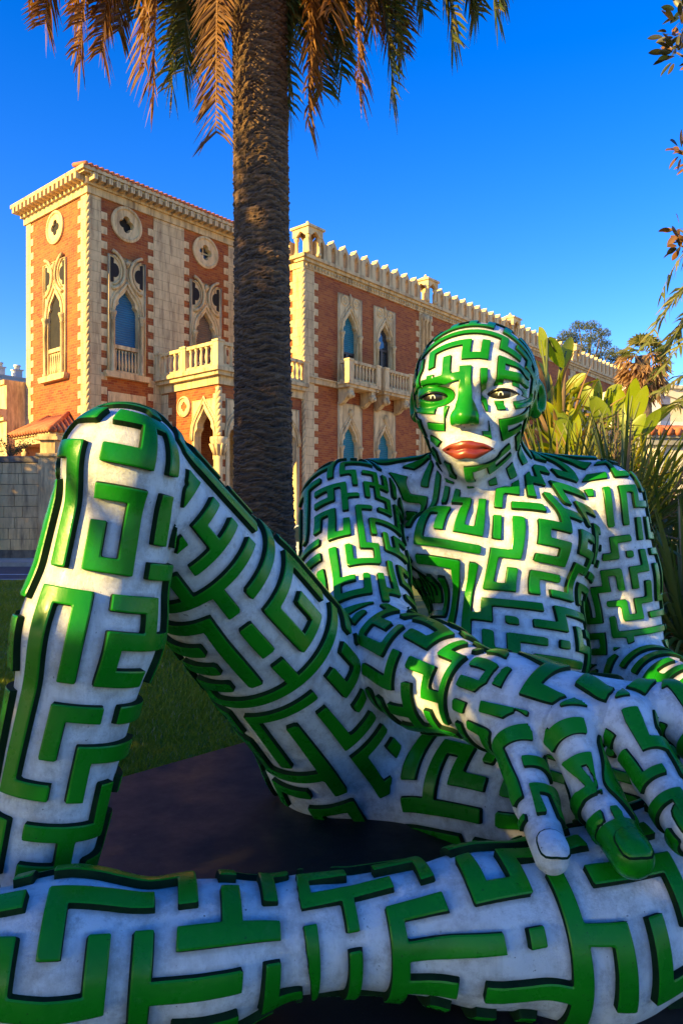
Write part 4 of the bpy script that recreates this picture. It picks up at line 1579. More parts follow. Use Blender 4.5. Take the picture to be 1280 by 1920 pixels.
# axis start, axis end, reference direction, cells around, cell length, stroke half width, relief height, radii (along ref, across)
REG = {
    'thigh_r': (P(232, 876, 2.62), P(648, 1372, 3.92), (0.3, -1, .3), 16, .120, .0300, .024, (1, 1)),
    'shin_r': (P(235, 860, 2.52), P(48, 1720, 2.40), (0.1, -1, 0), 10, .118, .0300, .025, (1, 1)),
    'foot_r': (P(84, 1740, 2.40), (-1.45, 2.40, .17), (0, -1, .2), 7, .15, .04, .02, (1, 1)),
    'thigh_l': (P(880, 1400, 4.05), KL, (0, -.3, 1), 28, .122, .033, .024, (1, 1)),
    'shin_l': (P(570, 1755, 2.20), KL, (0, -1, .3), 13, .120, .0305, .026, (1, 1)),
    'foot_l': (P(560, 1756, 2.20), P(-160, 1805, 2.0), (0, -1, .3), 11, .112, .030, .025, (1, 1)),
    'pelvis': ((.56, 4.2, -.3), (.56, 4.2, 1.0), (0, -1, 0), 24, .122, .033, .024, (.44, .56)),
    'torso': ((.62, 4.3, .3), P(905, 905, 4.56), (0, -1, 0), 35, .092, 0.0255, .022, (.40, .60)),
    'neck': (P(908, 930, 4.54), P(893, 815, 4.44), (0, -1, 0), 14, .11, .028, .016, (1, 1)),
    'arm_r': (P(656, 860, 4.55), P(700, 1215, 3.72), (0, -1, .2), 18, .094, .0245, .020, (1, 1)),
    'fore_r': (P(702, 1220, 3.70), P(935, 1318, 2.88), (.4, -.4, 1), 13, .102, .0265, .020, (1, 1)),
    'hand_r': (WR, KN[1] * .5 + KN[2] * .5, (0, -.3, 1), 9, .125, .031, .018, (.55, 1)),
    'arm_l': (P(1112, 850, 4.68), P(1180, 1255, 4.52), (0, -1, 0), 17, .094, .0245, .020, (1, 1)),
    'fore_l': (P(1182, 1262, 4.50), P(1390, 1365, 3.45), (.4, -.4, 1), 10, .125, .032, .020, (1, 1)),
}
for i in range(4):
    REG['finger%d' % i] = (KN[i], FING[i][1], (0, -.7, .7), 4, .105, .029, .014, (1, 1))


def pattern(V, T):
    """signed distance to the maze stroke edge (metres, + inside) and the relief height, for every vertex"""
    n = len(V)
    parts = [sdf(V[i:i + 120000], True)[1] for i in range(0, n, 120000)]
    names = list(parts[0])
    D = np.stack([np.concatenate([q[k] for q in parts]) for k in names], 1)
    # fingers, head win slightly where they meet their neighbours
    srt = np.argsort(D, 1)
    win = srt[:, 0]
    gap = D[np.arange(n), srt[:, 1]] - D[np.arange(n), win]
    d = np.full(n, -1., np.float32)
    h = np.full(n, .02, np.float32)
    for ri_, nm in enumerate(names):
        m = win == ri_
        if not m.any(): continue
        v = V[m]
        if nm == 'head':
            d[m] = head_pattern(v)
            ql = head_local(v)
            h[m] = np.where(np.hypot(np.abs(ql[:, 0]) - .41, ql[:, 2] * 1.8) < .3, .004, .014)
            continue
        a, b, ref, nth, cl, w, hh, rad = REG[nm]
        a, b, ref = A3(a), A3(b), A3(ref)
        t = (b - a) / np.linalg.norm(b - a)
        r1 = ref - t * (ref @ t)
        r1 /= np.linalg.norm(r1)
        r2 = np.cross(t, r1)
        q = v - a
        s = q @ t
        x, y = q @ r1, q @ r2
        th = np.arctan2(y / rad[1], x / rad[0])
        rr = np.sqrt(x * x + y * y)
        if rad[0] != rad[1] and rad[0] < .54 or nm == 'pelvis': rr = np.full_like(rr, (rad[0] + rad[1]) / 2 if nm != 'hand_r' else .2)
        u = (th / (2 * np.pi) + .5) * nth
        cu = 2 * np.pi * np.maximum(rr, .05) / nth
        L = np.linalg.norm(b - a)
        off = 3.45 if nm.startswith('finger') else 3.0
        nv = int(L / cl) + 8
        vv = s / cl + off
        u = u + wob(v, 7, .16, ri_)
        vv = vv + wob(v, 6, .20, ri_ + 9)
        ww = w * (1 + .12 * wob(v, 11, 1, ri_))
        ww = np.minimum(ww, .275 * cu)
        kw = dict(lmin=2, lmax=5) if nm.startswith('finger') else {}
        dd = maze_field(u, vv, cu, cl, ww, nth, nv, True, 31 + 7 * ri_, **kw)
        if nm.startswith('finger'):     # bare nail end on the first finger
            if nm == 'finger0': dd = np.minimum(dd, (L * .76 - s))
            if nm == 'finger1': dd = np.maximum(dd, s - L * .80)
        d[m] = dd
        h[m] = hh
        if nm == 'finger1': h[m] = np.where(s > L * .78, .006, hh)
    soft = {('hand_r', 'fore_r'), ('torso', 'neck'), ('shin_l', 'foot_l')}
    # distance along the surface to the border between two body regions
    E = np.concatenate([T[:, [0, 1]], T[:, [1, 2]], T[:, [2, 0]]])
    E = E[win[E[:, 0]] == win[E[:, 1]]]
    sl = np.abs(gap[E[:, 0]] - gap[E[:, 1]]) / (np.linalg.norm(V[E[:, 0]] - V[E[:, 1]], axis=1) + 1e-6)
    g = np.zeros(n, np.float32)
    np.maximum.at(g, E[:, 0], sl)
    np.maximum.at(g, E[:, 1], sl)
    d = np.minimum(d, gap / np.clip(g, .12, 2.) - .009)
    h = h * np.clip(.6 + gap * 8, .6, 1)
    return d, h, win, names


def head_pattern(v):
    q = head_local(v)
    x, y, z = q[:, 0], q[:, 1], q[:, 2]
    yy, zz = y + .05, z - .02
    r = np.sqrt(x * x + yy * yy + zz * zz)
    lat = np.arcsin(np.clip(x / r, -1, 1))
    lon = np.arctan2(zz, yy)
    nu, nv = 28, 13
    cell = .235
    u = (lon / (2 * np.pi) + .5) * nu
    vv = lat / cell + 6
    cu = 2 * np.pi / nu * np.cos(lat) * r * HS
    d = maze_field(u + wob(q, 5, .12, 3), vv + wob(q, 5, .12, 5), cu, cell * .9 * HS * r, .0225, nu, nv, True, 77)
    ax = np.abs(x)
    face = y > .2
    # bare skin round the eyes and the mouth, a raised green nose
    eye = (np.sqrt(((ax - .405) / .225) ** 2 + ((z - .005) / .092) ** 2) - 1) * .07
    d = np.where(face, np.minimum(d, eye), d)
    mo = (np.sqrt((x / .36) ** 2 + ((z + .66) / .185) ** 2) - 1) * .10
    d = np.where(face, np.minimum(d, mo), d)
    wn_ = .075 + .085 * np.clip((-.08 - z) / .2, 0, 1)
    gapn = np.maximum(np.abs(x) - (wn_ + .09), np.maximum(z - .40, -.44 - z)) * HS
    d = np.where(face & (y > .5), np.minimum(d, gapn), d)
    nose = -np.maximum(np.abs(x) - wn_, np.maximum(z - .33, -.36 - z)) * HS
    d = np.where(face & (y > .5), np.maximum(d, nose), d)
    bx = -x                                              # the brow stroke over the eye at picture left
    brow = np.maximum(np.abs(z - (.20 - .10 * (bx - .1))) - .055, np.maximum(bx - .56, -.02 - bx)) * HS
    d = np.where(face, np.maximum(d, -brow), d)
    lidp = (1 - np.sqrt(((bx - .41) / .29) ** 2 + ((z + .005) / .135) ** 2)) * .07
    d = np.where(face, np.maximum(d, lidp), d)
    return d.astype(np.float32)


def lip_field(v):
    q = head_local(v)
    mid, top, bot = lip_z(q[:, 0])
    f = np.minimum(top - q[:, 2], q[:, 2] - bot)
    f = np.minimum(f, (.315 - np.abs(q[:, 0])) * .6)
    return np.where(q[:, 1] > .4, f * HS, -1).astype(np.float32)


def clip(V, T, attrs, f, level):
    """the part of the triangles where f > level; attrs: dict of per-vertex arrays carried along. Returns inside, outside pieces"""
    s = f > level
    c = s[T].sum(1)
    nv = len(V)
    res = []
    cutk, cuta, cutb = {}, [], []
    mixed = T[(c == 1) | (c == 2)]
    # rotate so that the odd vertex is first
    sm = s[mixed]
    odd_in = sm.sum(1) == 1
    odd = np.where(odd_in, np.argmax(sm, 1), np.argmin(sm, 1))
    k = np.arange(len(mixed))
    t0, t1, t2 = mixed[k, odd], mixed[k, (odd + 1) % 3], mixed[k, (odd + 2) % 3]
    e = np.concatenate([np.stack([t0, t1], 1), np.stack([t0, t2], 1)])
    es = np.sort(e, 1)
    key = es[:, 0].astype(np.int64) * nv + es[:, 1]
    uk, inv = np.unique(key, return_inverse=True)
    a, b = uk // nv, uk % nv
    den = f[b] - f[a]
    t = np.clip((level - f[a]) / np.where(np.abs(den) < 1e-9, 1e-9, den), .02, .98).astype(np.float32)
    def lerp(x):
        tt = t[:, None] if x.ndim > 1 else t
        return np.concatenate([x, x[a] * (1 - tt) + x[b] * tt])
    V2 = lerp(V)
    A2 = {k_: lerp(x) for k_, x in attrs.items()}
    f2 = np.concatenate([f, np.full(len(uk), level, np.float32)])
    n = len(mixed)
    m1, m2 = nv + inv[:n], nv + inv[n:]
    tip = np.stack([t0, m1, m2], 1)
    q1, q2 = np.stack([m1, t1, t2], 1), np.stack([m1, t2, m2], 1)
    inside = np.concatenate([T[c == 3], tip[odd_in], q1[~odd_in], q2[~odd_in]])
    outside = np.concatenate([T[c == 0], tip[~odd_in], q1[odd_in], q2[odd_in]])
    return V2, A2, f2, inside, outside


def components(T, nv):
    lab = np.arange(nv)
    E = np.concatenate([T[:, [0, 1]], T[:, [1, 2]], T[:, [2, 0]]])
    for _ in range(400):
        old = lab.copy()
        m = np.minimum(lab[E[:, 0]], lab[E[:, 1]])
        np.minimum.at(lab, E[:, 0], m)
        np.minimum.at(lab, E[:, 1], m)
        lab = np.minimum(lab, lab[lab])
        lab = lab[lab]
        if (lab == old).all(): break
    return lab


def compact(V, T):
    u, inv = np.unique(T, return_inverse=True)
    return u, inv.reshape(T.shape)


def nails(root, off):
    """a raised nail plate on each finger end that shows"""
    for (m, t, r0, r1, r2), mat in zip(FING[:3], ('figure_white', 'figure_green', 'figure_green')):
        ax = (t - m).normalized()
        view = (Vector((0, -.62, .78)) - ax * Vector((0, -.62, .78)).dot(ax)).normalized()
        sd = ax.cross(view).normalized()
        V, Q = [], []
        nu, nv = 12, 20
        for i in range(nu + 1):
            for k in range(nv):
                an, rr = 2 * math.pi * k / nv, i / nu
                sq = (abs(math.cos(an)) ** 3 + abs(math.sin(an)) ** 3) ** (-1 / 3)
                x, y = rr * sq * math.cos(an), rr * sq * math.sin(an)
                th = x * .85
                hgt = r2 * (1 if rr < .93 else .90) + (.010 if mat == 'figure_white' else .010)
                p = t + ax * (y * r2 * .92 + r2 * .08) + (view * math.cos(th) + sd * math.sin(th)) * hgt - view * r2 * (1 - math.sqrt(1 - (.80 * max(y, 0)) ** 2) if y < 1.2 else .5)
                V.append(tuple(p - Vector(off.tolist())))
        for i in range(nu):
            for k in range(nv):
                Q.append((i * nv + k, i * nv + (k + 1) % nv, (i + 1) * nv + (k + 1) % nv, (i + 1) * nv + k))
        k0 = nu * nv
        gr = MB()
        rim = V[k0:k0 + nv]
        gr.tube([Vector(p) for p in rim] + [Vector(rim[0])], .0042, 5, cap=False)
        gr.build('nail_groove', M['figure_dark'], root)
        link_mesh('fingernail', np_mesh('fingernail', V, Q, M[mat], None, True, {'edge': np.full(len(V), -1.)}), root)


def make_figure():
    t0 = time.time()
    V, T = surface_nets((-1.85, 1.70, -.16), (2.35, 5.20, 2.82), .0145)
    hand = A3(P(1110, 1440, 2.5))
    def pred(m):
        q = head_local(m)
        return ((np.abs(q) < 1.35).all(1) & (q[:, 2] > -1.1)) | (np.linalg.norm(m - hand, axis=1) < .5)
    V = project(V, 1)
    V, T = refine(V, T, pred)
    V = project(V, 2)
    V, T = refine(V, T, lambda m: ((lambda q: (q[:, 1] > .35) & (np.abs(q[:, 0]) < .72) & (q[:, 2] > -.9) & (q[:, 2] < .35) & (q[:, 1] < 1.3))(head_local(m))))
    V = project(V, 2, .002)
    T0, n0 = T, len(V)            # the body keeps this mesh; the strokes on the near legs are cut from a finer one
    V, T = refine(V, T, lambda m: (m[:, 1] < 2.75) & (m[:, 0] > -1.25) & (m[:, 0] < 1.4) & (m[:, 2] > -.02) & ~pred(m))
    V[n0:] = project(V[n0:], 2)
    N = vnormals(V, T)
    print('figure surface', len(V), len(T), round(time.time() - t0, 1))
    d, h, win, names = pattern(V, T)
    root = empty('figure_sculpture', (0.4, 3.4, .06))
    tag(root, 'huge reclining figure painted white with raised green maze lines, knee up', 'sculpture')
    off = A3(root.location)
    under = V[:, 2] < .0
    # the white body
    grime = np.clip(1 - np.abs(d + .004) / .02, 0, 1)
    cav = np.zeros(len(V), np.float32)
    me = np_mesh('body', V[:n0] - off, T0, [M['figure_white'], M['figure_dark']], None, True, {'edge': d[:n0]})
    body = link_mesh('body', me, root)
    # raised strokes
    lf = lip_field(V)
    d = np.where(lf > -.012, -1., d).astype(np.float32)
    hd = names.index('head')
    at = {'n': N, 'h': h}
    V1, A1, f1, IN, _ = clip(V, T, at, d, 0.)
    V2, A2, f2, IN2, WALL = clip(V1, IN, A1, f1, .0030)
    V3, A3_, f3, TOP, BEV = clip(V2, IN2, A2, f2, .0075)
    WALL = WALL[(f3[WALL] > -1e-6).all(1)]
    BEV = BEV[(f3[BEV] >= .0029).all(1)]
    nn = A3_['n'] / (np.linalg.norm(A3_['n'], axis=1, keepdims=True) + 1e-9)
    hh = A3_['h']
    prof = np.interp(f3, [0, .0030, .0075], [-.5, .90, 1.]).astype(np.float32)
    W = (V3 + nn * (hh * prof)[:, None]).astype(np.float32)
    ALL = np.concatenate([WALL, BEV, TOP])
    kind = np.concatenate([np.ones(len(WALL), int), np.full(len(BEV), 2), np.zeros(len(TOP), int)])
    lab = components(ALL, len(W))[ALL[:, 0]]
    ar = np.linalg.norm(np.cross(W[ALL[:, 1]] - W[ALL[:, 0]], W[ALL[:, 2]] - W[ALL[:, 0]]), axis=1) / 2
    ul, inv = np.unique(lab, return_inverse=True)
    area = np.bincount(inv, ar)
    cz = np.stack([np.bincount(inv, ar * W[ALL[:, 0], c]) / area for c in range(3)], 1)
    # how large each one shows: area over squared distance, halved when it faces away
    fn = np.stack([np.bincount(inv, ar * nn[ALL[:, 0], c]) / area for c in range(3)], 1)
    eye = A3((0, 0, EYE)) - cz
    dist = np.linalg.norm(eye, axis=1)
    facing = (fn * eye).sum(1) / dist
    show = area / dist ** 2 * np.clip(facing + .3, .02, 1)
    order = np.argsort(-show)
    keep = [i for i in order if area[i] > .0018]
    srt = np.argsort(inv, kind='stable')
    bounds = np.searchsorted(inv[srt], np.arange(len(ul) + 1))
    rest = []
    for rank, i in enumerate(keep):
        fs = srt[bounds[i]:bounds[i + 1]]
        if rank >= 295:
            rest.append(fs)
            continue
        # split at the wall so that the top keeps a crisp rim
        tr, kd = ALL[fs], kind[fs]
        key = tr + kd[:, None] * len(W)
        u, iv = np.unique(key, return_inverse=True)
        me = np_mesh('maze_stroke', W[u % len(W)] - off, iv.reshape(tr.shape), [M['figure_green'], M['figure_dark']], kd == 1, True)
        link_mesh('maze_stroke', me, root)
    if rest:
        fs = np.concatenate(rest)
        tr, kd = ALL[fs], kind[fs]
        u, iv = np.unique(tr + kd[:, None] * len(W), return_inverse=True)
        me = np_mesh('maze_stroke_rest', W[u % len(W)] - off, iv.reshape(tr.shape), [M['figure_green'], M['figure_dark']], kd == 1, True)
        o = link_mesh('small_maze_strokes', me, root)
        o['kind'] = 'stuff'
    nails(root, off)
    print('strokes', len(keep), round(time.time() - t0, 1))
    # lips
    V1, A1, f1, IN, _ = clip(V, T, {'n': N}, lf, 0.)
    W = V1 + A1['n'] * (.0035 * np.clip(f1 / .006, -.3, 1))[:, None]
    u, iv = compact(W, IN)
    link_mesh('lips', np_mesh('lips', W[u] - off, iv, M['lip_red'], None, True), root)
    # eyes
    for sx in (-1, 1):
        c = head_world([[sx * .405, .50, 0]])[0] - off
        fwd = HM @ A3((0, 1, 0))
        rt = HM @ A3((1, 0, 0))
        up = HM @ A3((0, 0, 1))
        def sphere(r, a0, a1, nseg=28, nring=14, dirv=(0.0, 0.0)):
            vs, fs = [], []
            f = fwd + rt * dirv[0] + up * dirv[1]
            f = f / np.linalg.norm(f)
            x_ = rt - f * (rt @ f)
            x_ /= np.linalg.norm(x_)
            z_ = np.cross(x_, f)
            for i in range(nring + 1):
                a = a0 + (a1 - a0) * i / nring
                for k in range(nseg):
                    b = 2 * math.pi * k / nseg
                    vs.append(c + r * (f * math.cos(a) + (x_ * math.cos(b) + z_ * math.sin(b)) * math.sin(a)))
            for i in range(nring):
                for k in range(nseg):
                    fs.append((i * nseg + k, i * nseg + (k + 1) % nseg, (i + 1) * nseg + (k + 1) % nseg, (i + 1) * nseg + k))
            return np.array(vs), np.array(fs)
        vs, fs = sphere(.213 * HS, 0, 1.75)
        eye_o = link_mesh('eye', np_mesh('eye', vs, fs, M['eye_white']), root)
        vs, fs = sphere(.2175 * HS, 0, .56, dirv=(-.10, -.02))
        link_mesh('iris', np_mesh('iris', vs, fs, M['eye_black']), eye_o)
        ln = MB()
        pts = []
        for k in range(15):
            x_ = -.20 + .40 * k / 14
            zu = -.297 + math.sqrt(.345 ** 2 - x_ * x_)
            y_ = math.sqrt(max(.2365 ** 2 - x_ * x_ - zu * zu, 0)) 
            pts.append(Vector(c + HS * (fwd * y_ + rt * x_ + up * zu)))
        ln.tube(pts, [.0035 + .0035 * math.sin(math.pi * k / 14) for k in range(15)], 6)
        ln.build('lash_line', M['eye_black'], eye_o)
        arc = MB()
        f = fwd - rt * .02 + up * .0
        pts = []
        for k in range(9):
            a = math.pi * (-.1 + 1.2 * k / 8)
            pts.append(Vector(c + HS * (fwd * .2145 + rt * (-.01 + .026 * math.cos(a)) + up * (-.015 + .032 * math.sin(a)))))
        arc.tube(pts, .0036, 6)
        arc.build('painted_glint', M['glint_white'], eye_o)
    return root
# ------------------------------------------------------------------ the palm in the middle
def strip(pts, wid, side, fold=.0, tone=None):
    """leaf strip along pts with half widths; side: list of side vectors. returns V, T (centre line folded down by fold)"""
    n = len(pts)
    V, T = [], []
    for i in range(n):
        p, s, w = pts[i], side[i], wid[i]
        t = (pts[min(i + 1, n - 1)] - pts[max(i - 1, 0)]).normalized()
        up = s.cross(t).normalized()
        V += [p - s * w + up * w * fold, p, p + s * w + up * w * fold]
    for i in range(n - 1):
        b = 3 * i
        for k in (0, 1):
            T += [(b + k, b + k + 1, b + k + 4), (b + k, b + k + 4, b + k + 3)]
    return V, T


def join_strips(name, strips, mats, tones=None, mi=None, smooth=True):
    V, T, tn, mx = [], [], [], []
    for k, (v, t) in enumerate(strips):
        b = len(V)
        V += [tuple(p) for p in v]
        T += [(a + b, c + b, d + b) for a, c, d in t]
        tn += [tones[k] if tones else 0.] * len(v)
        mx += [mi[k] if mi else 0] * len(t)
    return np_mesh(name, V, T, mats, mx, smooth, {'tone': tn})


def bez(p0, p1, p2, p3, n):
    return [p0 * (1 - t) ** 3 + p1 * 3 * t * (1 - t) ** 2 + p2 * 3 * t * t * (1 - t) + p3 * t ** 3 for t in [i / (n - 1) for i in range(n)]]


def frond(name, path, parent, loc, mat, L=.46, nl=46, droop=.5, spread=.75, wl=.017, start=.12, r=None, taper=.45):
    """feather frond: rachis along path, leaflets both sides, hanging by droop"""
    r = r or RNG
    n = len(path)
    strips, tones = [], []
    side0 = None
    sv = []
    for i in range(n):
        t = (path[min(i + 1, n - 1)] - path[max(i - 1, 0)]).normalized()
        ref = Vector((0, 0, 1)) if abs(t.z) < .96 else Vector((path[-1].x - path[0].x, path[-1].y - path[0].y, 0.01)).normalized()
        s = t.cross(ref)
        s = s.normalized() if s.length > 1e-4 else Vector((1, 0, 0))
        if side0 is not None and s.dot(side0) < 0: s = -s
        side0 = s
        sv.append(s)
    strips.append(strip(path, [.030 * (1 - .8 * i / (n - 1)) for i in range(n)], sv, .5))
    tones.append(.6)
    for k in range(nl):
        f = start + (1 - start) * k / (nl - 1)
        x = f * (n - 1)
        i = min(int(x), n - 2)
        q = path[i].lerp(path[i + 1], x - i)
        t = (path[i + 1] - path[i]).normalized()
        s = sv[i]
        up = s.cross(t).normalized()
        ll = L * (1 - taper * f ** 3) * min(1, .45 + (f - start) * 3.5) * r.uniform(.85, 1.1)
        for sg in (-1, 1):
            d = (t * (1 - spread * r.uniform(.8, 1.15)) + s * sg * spread * r.uniform(.8, 1.15) + up * r.uniform(-.05, .35)).normalized()
            m = q + d * ll * .5 + Vector((0, 0, -droop * ll * .16))
            e = q + d * ll * .88 + Vector((0, 0, -droop * ll * .62))
            pts = [q, m, e]
            sd = t.cross(d).cross(d)
            sd = (t - d * t.dot(d))
            sd = sd.normalized() if sd.length > 1e-3 else up
            sd = (sd * r.uniform(.4, 1) + up * r.uniform(-.8, .8)).normalized()
            w = wl * r.uniform(.8, 1.2)
            strips.append(strip(pts, [w * .7, w, w * .12], [sd] * 3, .3))
            tones.append(r.random() ** 2)
    o = link_mesh(name, join_strips(name, [([p - loc for p in v], t) for v, t in strips], [mat], tones), parent)
    return o


PB = Vector((-.96, 9.0, .02))
palm = empty('palm_tree', PB)
tag(palm, 'tall date palm with ringed brown trunk and hanging fronds in the middle', 'palm tree')


def palm_trunk():
    nz, na = 520, 72
    H = 8.9
    V = np.zeros((nz, na, 3))
    tone = np.zeros((nz, na))
    z = np.linspace(0, H, nz)
    r0 = np.interp(z, [0, .5, 1.2, 2.0, 4, 7.0, 8.2, H], [.47, .425, .375, .345, .325, .315, .33, .42])
    cx = np.interp(z, [0, 1.5, 4, 8], [.03, .015, .0, -.035])
    a = np.linspace(0, 2 * np.pi, na, endpoint=False)
    for i in range(nz):
        zz = z[i] + .030 * np.sin(a * 2 + z[i] * 1.3) + .020 * np.sin(a * 5 + z[i] * 3.1)
        ph = zz / .078
        ph = ph + .25 * np.sin(a * 3 + np.floor(ph) * 2.4)
        fr = ph - np.floor(ph)
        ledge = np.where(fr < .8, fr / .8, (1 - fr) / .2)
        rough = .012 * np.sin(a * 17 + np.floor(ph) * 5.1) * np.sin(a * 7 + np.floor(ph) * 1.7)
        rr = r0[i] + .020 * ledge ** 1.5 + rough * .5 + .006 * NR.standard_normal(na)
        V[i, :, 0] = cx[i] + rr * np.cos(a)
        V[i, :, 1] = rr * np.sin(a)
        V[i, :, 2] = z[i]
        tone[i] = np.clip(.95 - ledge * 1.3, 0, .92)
    idx = np.arange(nz * na).reshape(nz, na)
    q = np.stack([idx[:-1], np.roll(idx, -1, 1)[:-1], np.roll(idx, -1, 1)[1:], idx[1:]], -1).reshape(-1, 4)
    return np_mesh('trunk', V.reshape(-1, 3), q, M['palm_trunk'], None, False, {'tone': tone.ravel()})


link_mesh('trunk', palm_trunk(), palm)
CR = Vector((-1.0, 9.0, 8.75))
tips = [(85, 42, 9.6, 0), (150, 112, 8.7, 0), (192, 95, 9.3, 0), (222, 55, 10.0, 0), (288, 178, 8.6, 0), (322, 160, 9.1, 1), (352, 110, 9.8, 1), (405, 246, 8.3, 0), (395, 120, 9.6, 1),
        (428, 60, 9.9, 2), (541, 208, 9.1, 1), (578, 232, 8.9, 0), (603, 170, 9.7, 1), (560, 60, 10.1, 2), (640, 138, 9.6, 1), (672, 168, 8.8, 0), (735, 182, 9.1, 1), (752, 90, 9.8, 0), (700, 40, 10.2, 1),
        (848, 74, 9.0, 1), (892, 22, 9.5, 1), (928, 18, 8.5, 1), (790, 12, 9.9, 1), (500, 40, 10.4, 0), (260, 30, 10.3, 1), (620, 20, 8.3, 0), (330, 20, 10.5, 0), (470, 30, 7.9 + 2.2, 0)]
for kk, (px, py, Y, kind) in [(q, t) for q in (0, 1) for t in tips]:
    tip = P(px, py, Y)
    if kk: tip = tip + Vector((RNG.uniform(-.18, .18), RNG.uniform(-.3, .3), RNG.uniform(.15, .8)))
    out = Vector((tip.x - CR.x, tip.y - CR.y, 0))
    rad = max(out.length, .35)
    o = out.normalized() if out.length > .05 else Vector((1, 0, 0))
    root = CR + o * .28 + Vector((0, 0, RNG.uniform(-.15, .25)))
    hgt = .35 + .30 * rad
    p1 = root + o * rad * .45 + Vector((0, 0, hgt))
    p2 = Vector((tip.x, tip.y, max(tip.z + 1.3, root.z + .2)))
    path = bez(root, p1, p2, tip, 16)
    frond('frond', [p - PB for p in path], palm, Vector((0, 0, 0)), M[('frond_dry', 'frond_green', 'frond_light')[kind]],
          L=.50, nl=150, droop=.42, spread=.58, wl=.015, start=.06, taper=.22)
for k in range(26):
    az = k * 2.4 + .3
    o = Vector((math.cos(az), math.sin(az), 0))
    root = CR + o * .2 + Vector((0, 0, .45))
    R_ = RNG.uniform(2.2, 3.3)
    up = RNG.uniform(.5, 2.4)
    path = bez(root, root + o * R_ * .3 + Vector((0, 0, up)), root + o * R_ * .75 + Vector((0, 0, up * .9)), root + o * R_ + Vector((0, 0, up * .25 + .35)), 14)
    frond('frond', [p - PB for p in path], palm, Vector((0, 0, 0)), M['frond_green'], L=.42, nl=40, droop=.3, spread=.7, wl=.016)


# ------------------------------------------------------------------ planting behind the figure at the right
def blade(base, tip, width, sag=.3, n=9, fold=.35, shape=None, twist=0., lift=None):
    """one broad or strap leaf from base to tip, arching by sag; returns strip"""
    d = tip - base
    L = d.length
    mid = base + d * .5 + Vector((0, 0, (lift if lift is not None else sag * L)))
    pts = [base * (1 - t) ** 2 + mid * 2 * t * (1 - t) + tip * t * t for t in [i / (n - 1) for i in range(n)]]
    sv = []
    for i in range(n):
        t = (pts[min(i + 1, n - 1)] - pts[max(i - 1, 0)]).normalized()
        s = t.cross(Vector((0, 0, 1)))
        s = s.normalized() if s.length > .05 else Vector((1, 0, 0))
        u = s.cross(t)
        a = twist
        sv.append((s * math.cos(a) + u * math.sin(a)).normalized())
    if shape is None: shape = lambda t: (min(1, .45 + t * 2) * (1 - t ** 2.6)) + .02
    return strip(pts, [width * shape(i / (n - 1)) for i in range(n)], sv, fold)


def strap_plant(name, label, c, n, L, w, mat, seed, elev=(-.2, 1.35), az=(0, 6.283), head=.0, group=None, droop=.5, dead=0.1):
    r = random.Random(seed)
    root = empty(name, c)
    tag(root, label, 'plant', group)
    if head > 0:
        mb = MB()
        mb.tube([(0, 0, -.02), (.02, 0, head * .5), (0, .02, head)], [.13, .10, .12], 8)
        mb.build('stem', M['bark'], root)
    for k in range(n):
        a = r.uniform(*az)
        e = r.uniform(*elev)
        ll = L * r.uniform(.7, 1.15)
        o = Vector((math.cos(a), math.sin(a), 0))
        b = Vector((0, 0, head)) + o * .05
        tp = b + o * ll * math.cos(e) + Vector((0, 0, ll * math.sin(e) - droop * ll * .35 * math.cos(e)))
        v, t = blade(b, tp, w * r.uniform(.8, 1.2), sag=.16 + droop * .22 * math.cos(e), n=8, fold=.45, shape=lambda t: (.7 + .5 * t if t < .4 else .9 * (1 - ((t - .4) / .6) ** 1.7)) + .02, twist=r.uniform(-.5, .5))
        m = mat if r.random() > dead else M['dead_leaf']
        me = np_mesh('strap_leaf', [tuple(p) for p in v], t, m, None, True, {'tone': [r.random() ** 2 * .8] * len(v)})
        link_mesh('strap_leaf', me, root)
    return root


def pp(px, py, Y): return P(px, py, Y)


SG = 'strap leaved plants behind the figure'
def on_ground(px, Y): return Vector(((px - CX) / F * Y, Y, .03))
strap_plant('strap_leaf_plant', 'dark fan of strap leaves right beside the figure\'s ear and neck', on_ground(1052, 7.4), 170, 1.6, .020, M['strap_leaf'], 1, head=1.05, elev=(-.1, 1.4))
strap_plant('strap_leaf_plant', 'dark strap leaf rosette rising above the figure\'s far shoulder', on_ground(1165, 7.0), 170, 1.45, .019, M['strap_leaf'], 2, head=1.15, elev=(-.2, 1.4))
strap_plant('strap_leaf_plant', 'strap leaf rosette with long tips at the right edge above the elbow', on_ground(1250, 6.8), 150, 1.3, .019, M['strap_leaf'], 3, head=.9, elev=(-.3, 1.15), droop=.8)
strap_plant('drooping_lily_plant', 'clump of long drooping green blades at the right edge beside the arm', on_ground(1290, 5.9), 170, 1.25, .017, M['strap_leaf'], 4, head=.45, elev=(.1, 1.4), droop=1.0)
strap_plant('drooping_lily_plant', 'shadowed low clump of bent blades just behind the straight arm', on_ground(1215, 6.3), 170, 1.15, .017, M['strap_leaf'], 5, head=.3, elev=(.1, 1.4), droop=1.0)
strap_plant('strap_leaf_plant', 'dense dark leaf fan filling the gap between chin and shoulder', on_ground(1000, 7.9), 150, 1.5, .020, M['strap_leaf'], 8, head=1.2, elev=(-.2, 1.3))
strap_plant('strap_leaf_plant', 'strap leaf rosette farther back before the pale lodge wall', on_ground(1225, 8.6), 150, 1.45, .020, M['strap_leaf'], 9, head=1.25, elev=(-.2, 1.3))
strap_plant('golden_strap_plant', 'sunlit golden yucca with brown dead leaves beside the head', on_ground(1048, 9.6), 64, 1.25, .036, M['strap_leaf_gold'], 6, head=2.25, elev=(-.6, 1.3), dead=.2)
strap_plant('golden_strap_plant', 'tall yellow lit yucca head under the paddle leaves next to the skull', on_ground(1030, 10.2), 48, .95, .036, M['strap_leaf_gold'], 16, head=2.9, elev=(-.5, 1.2), dead=.2)
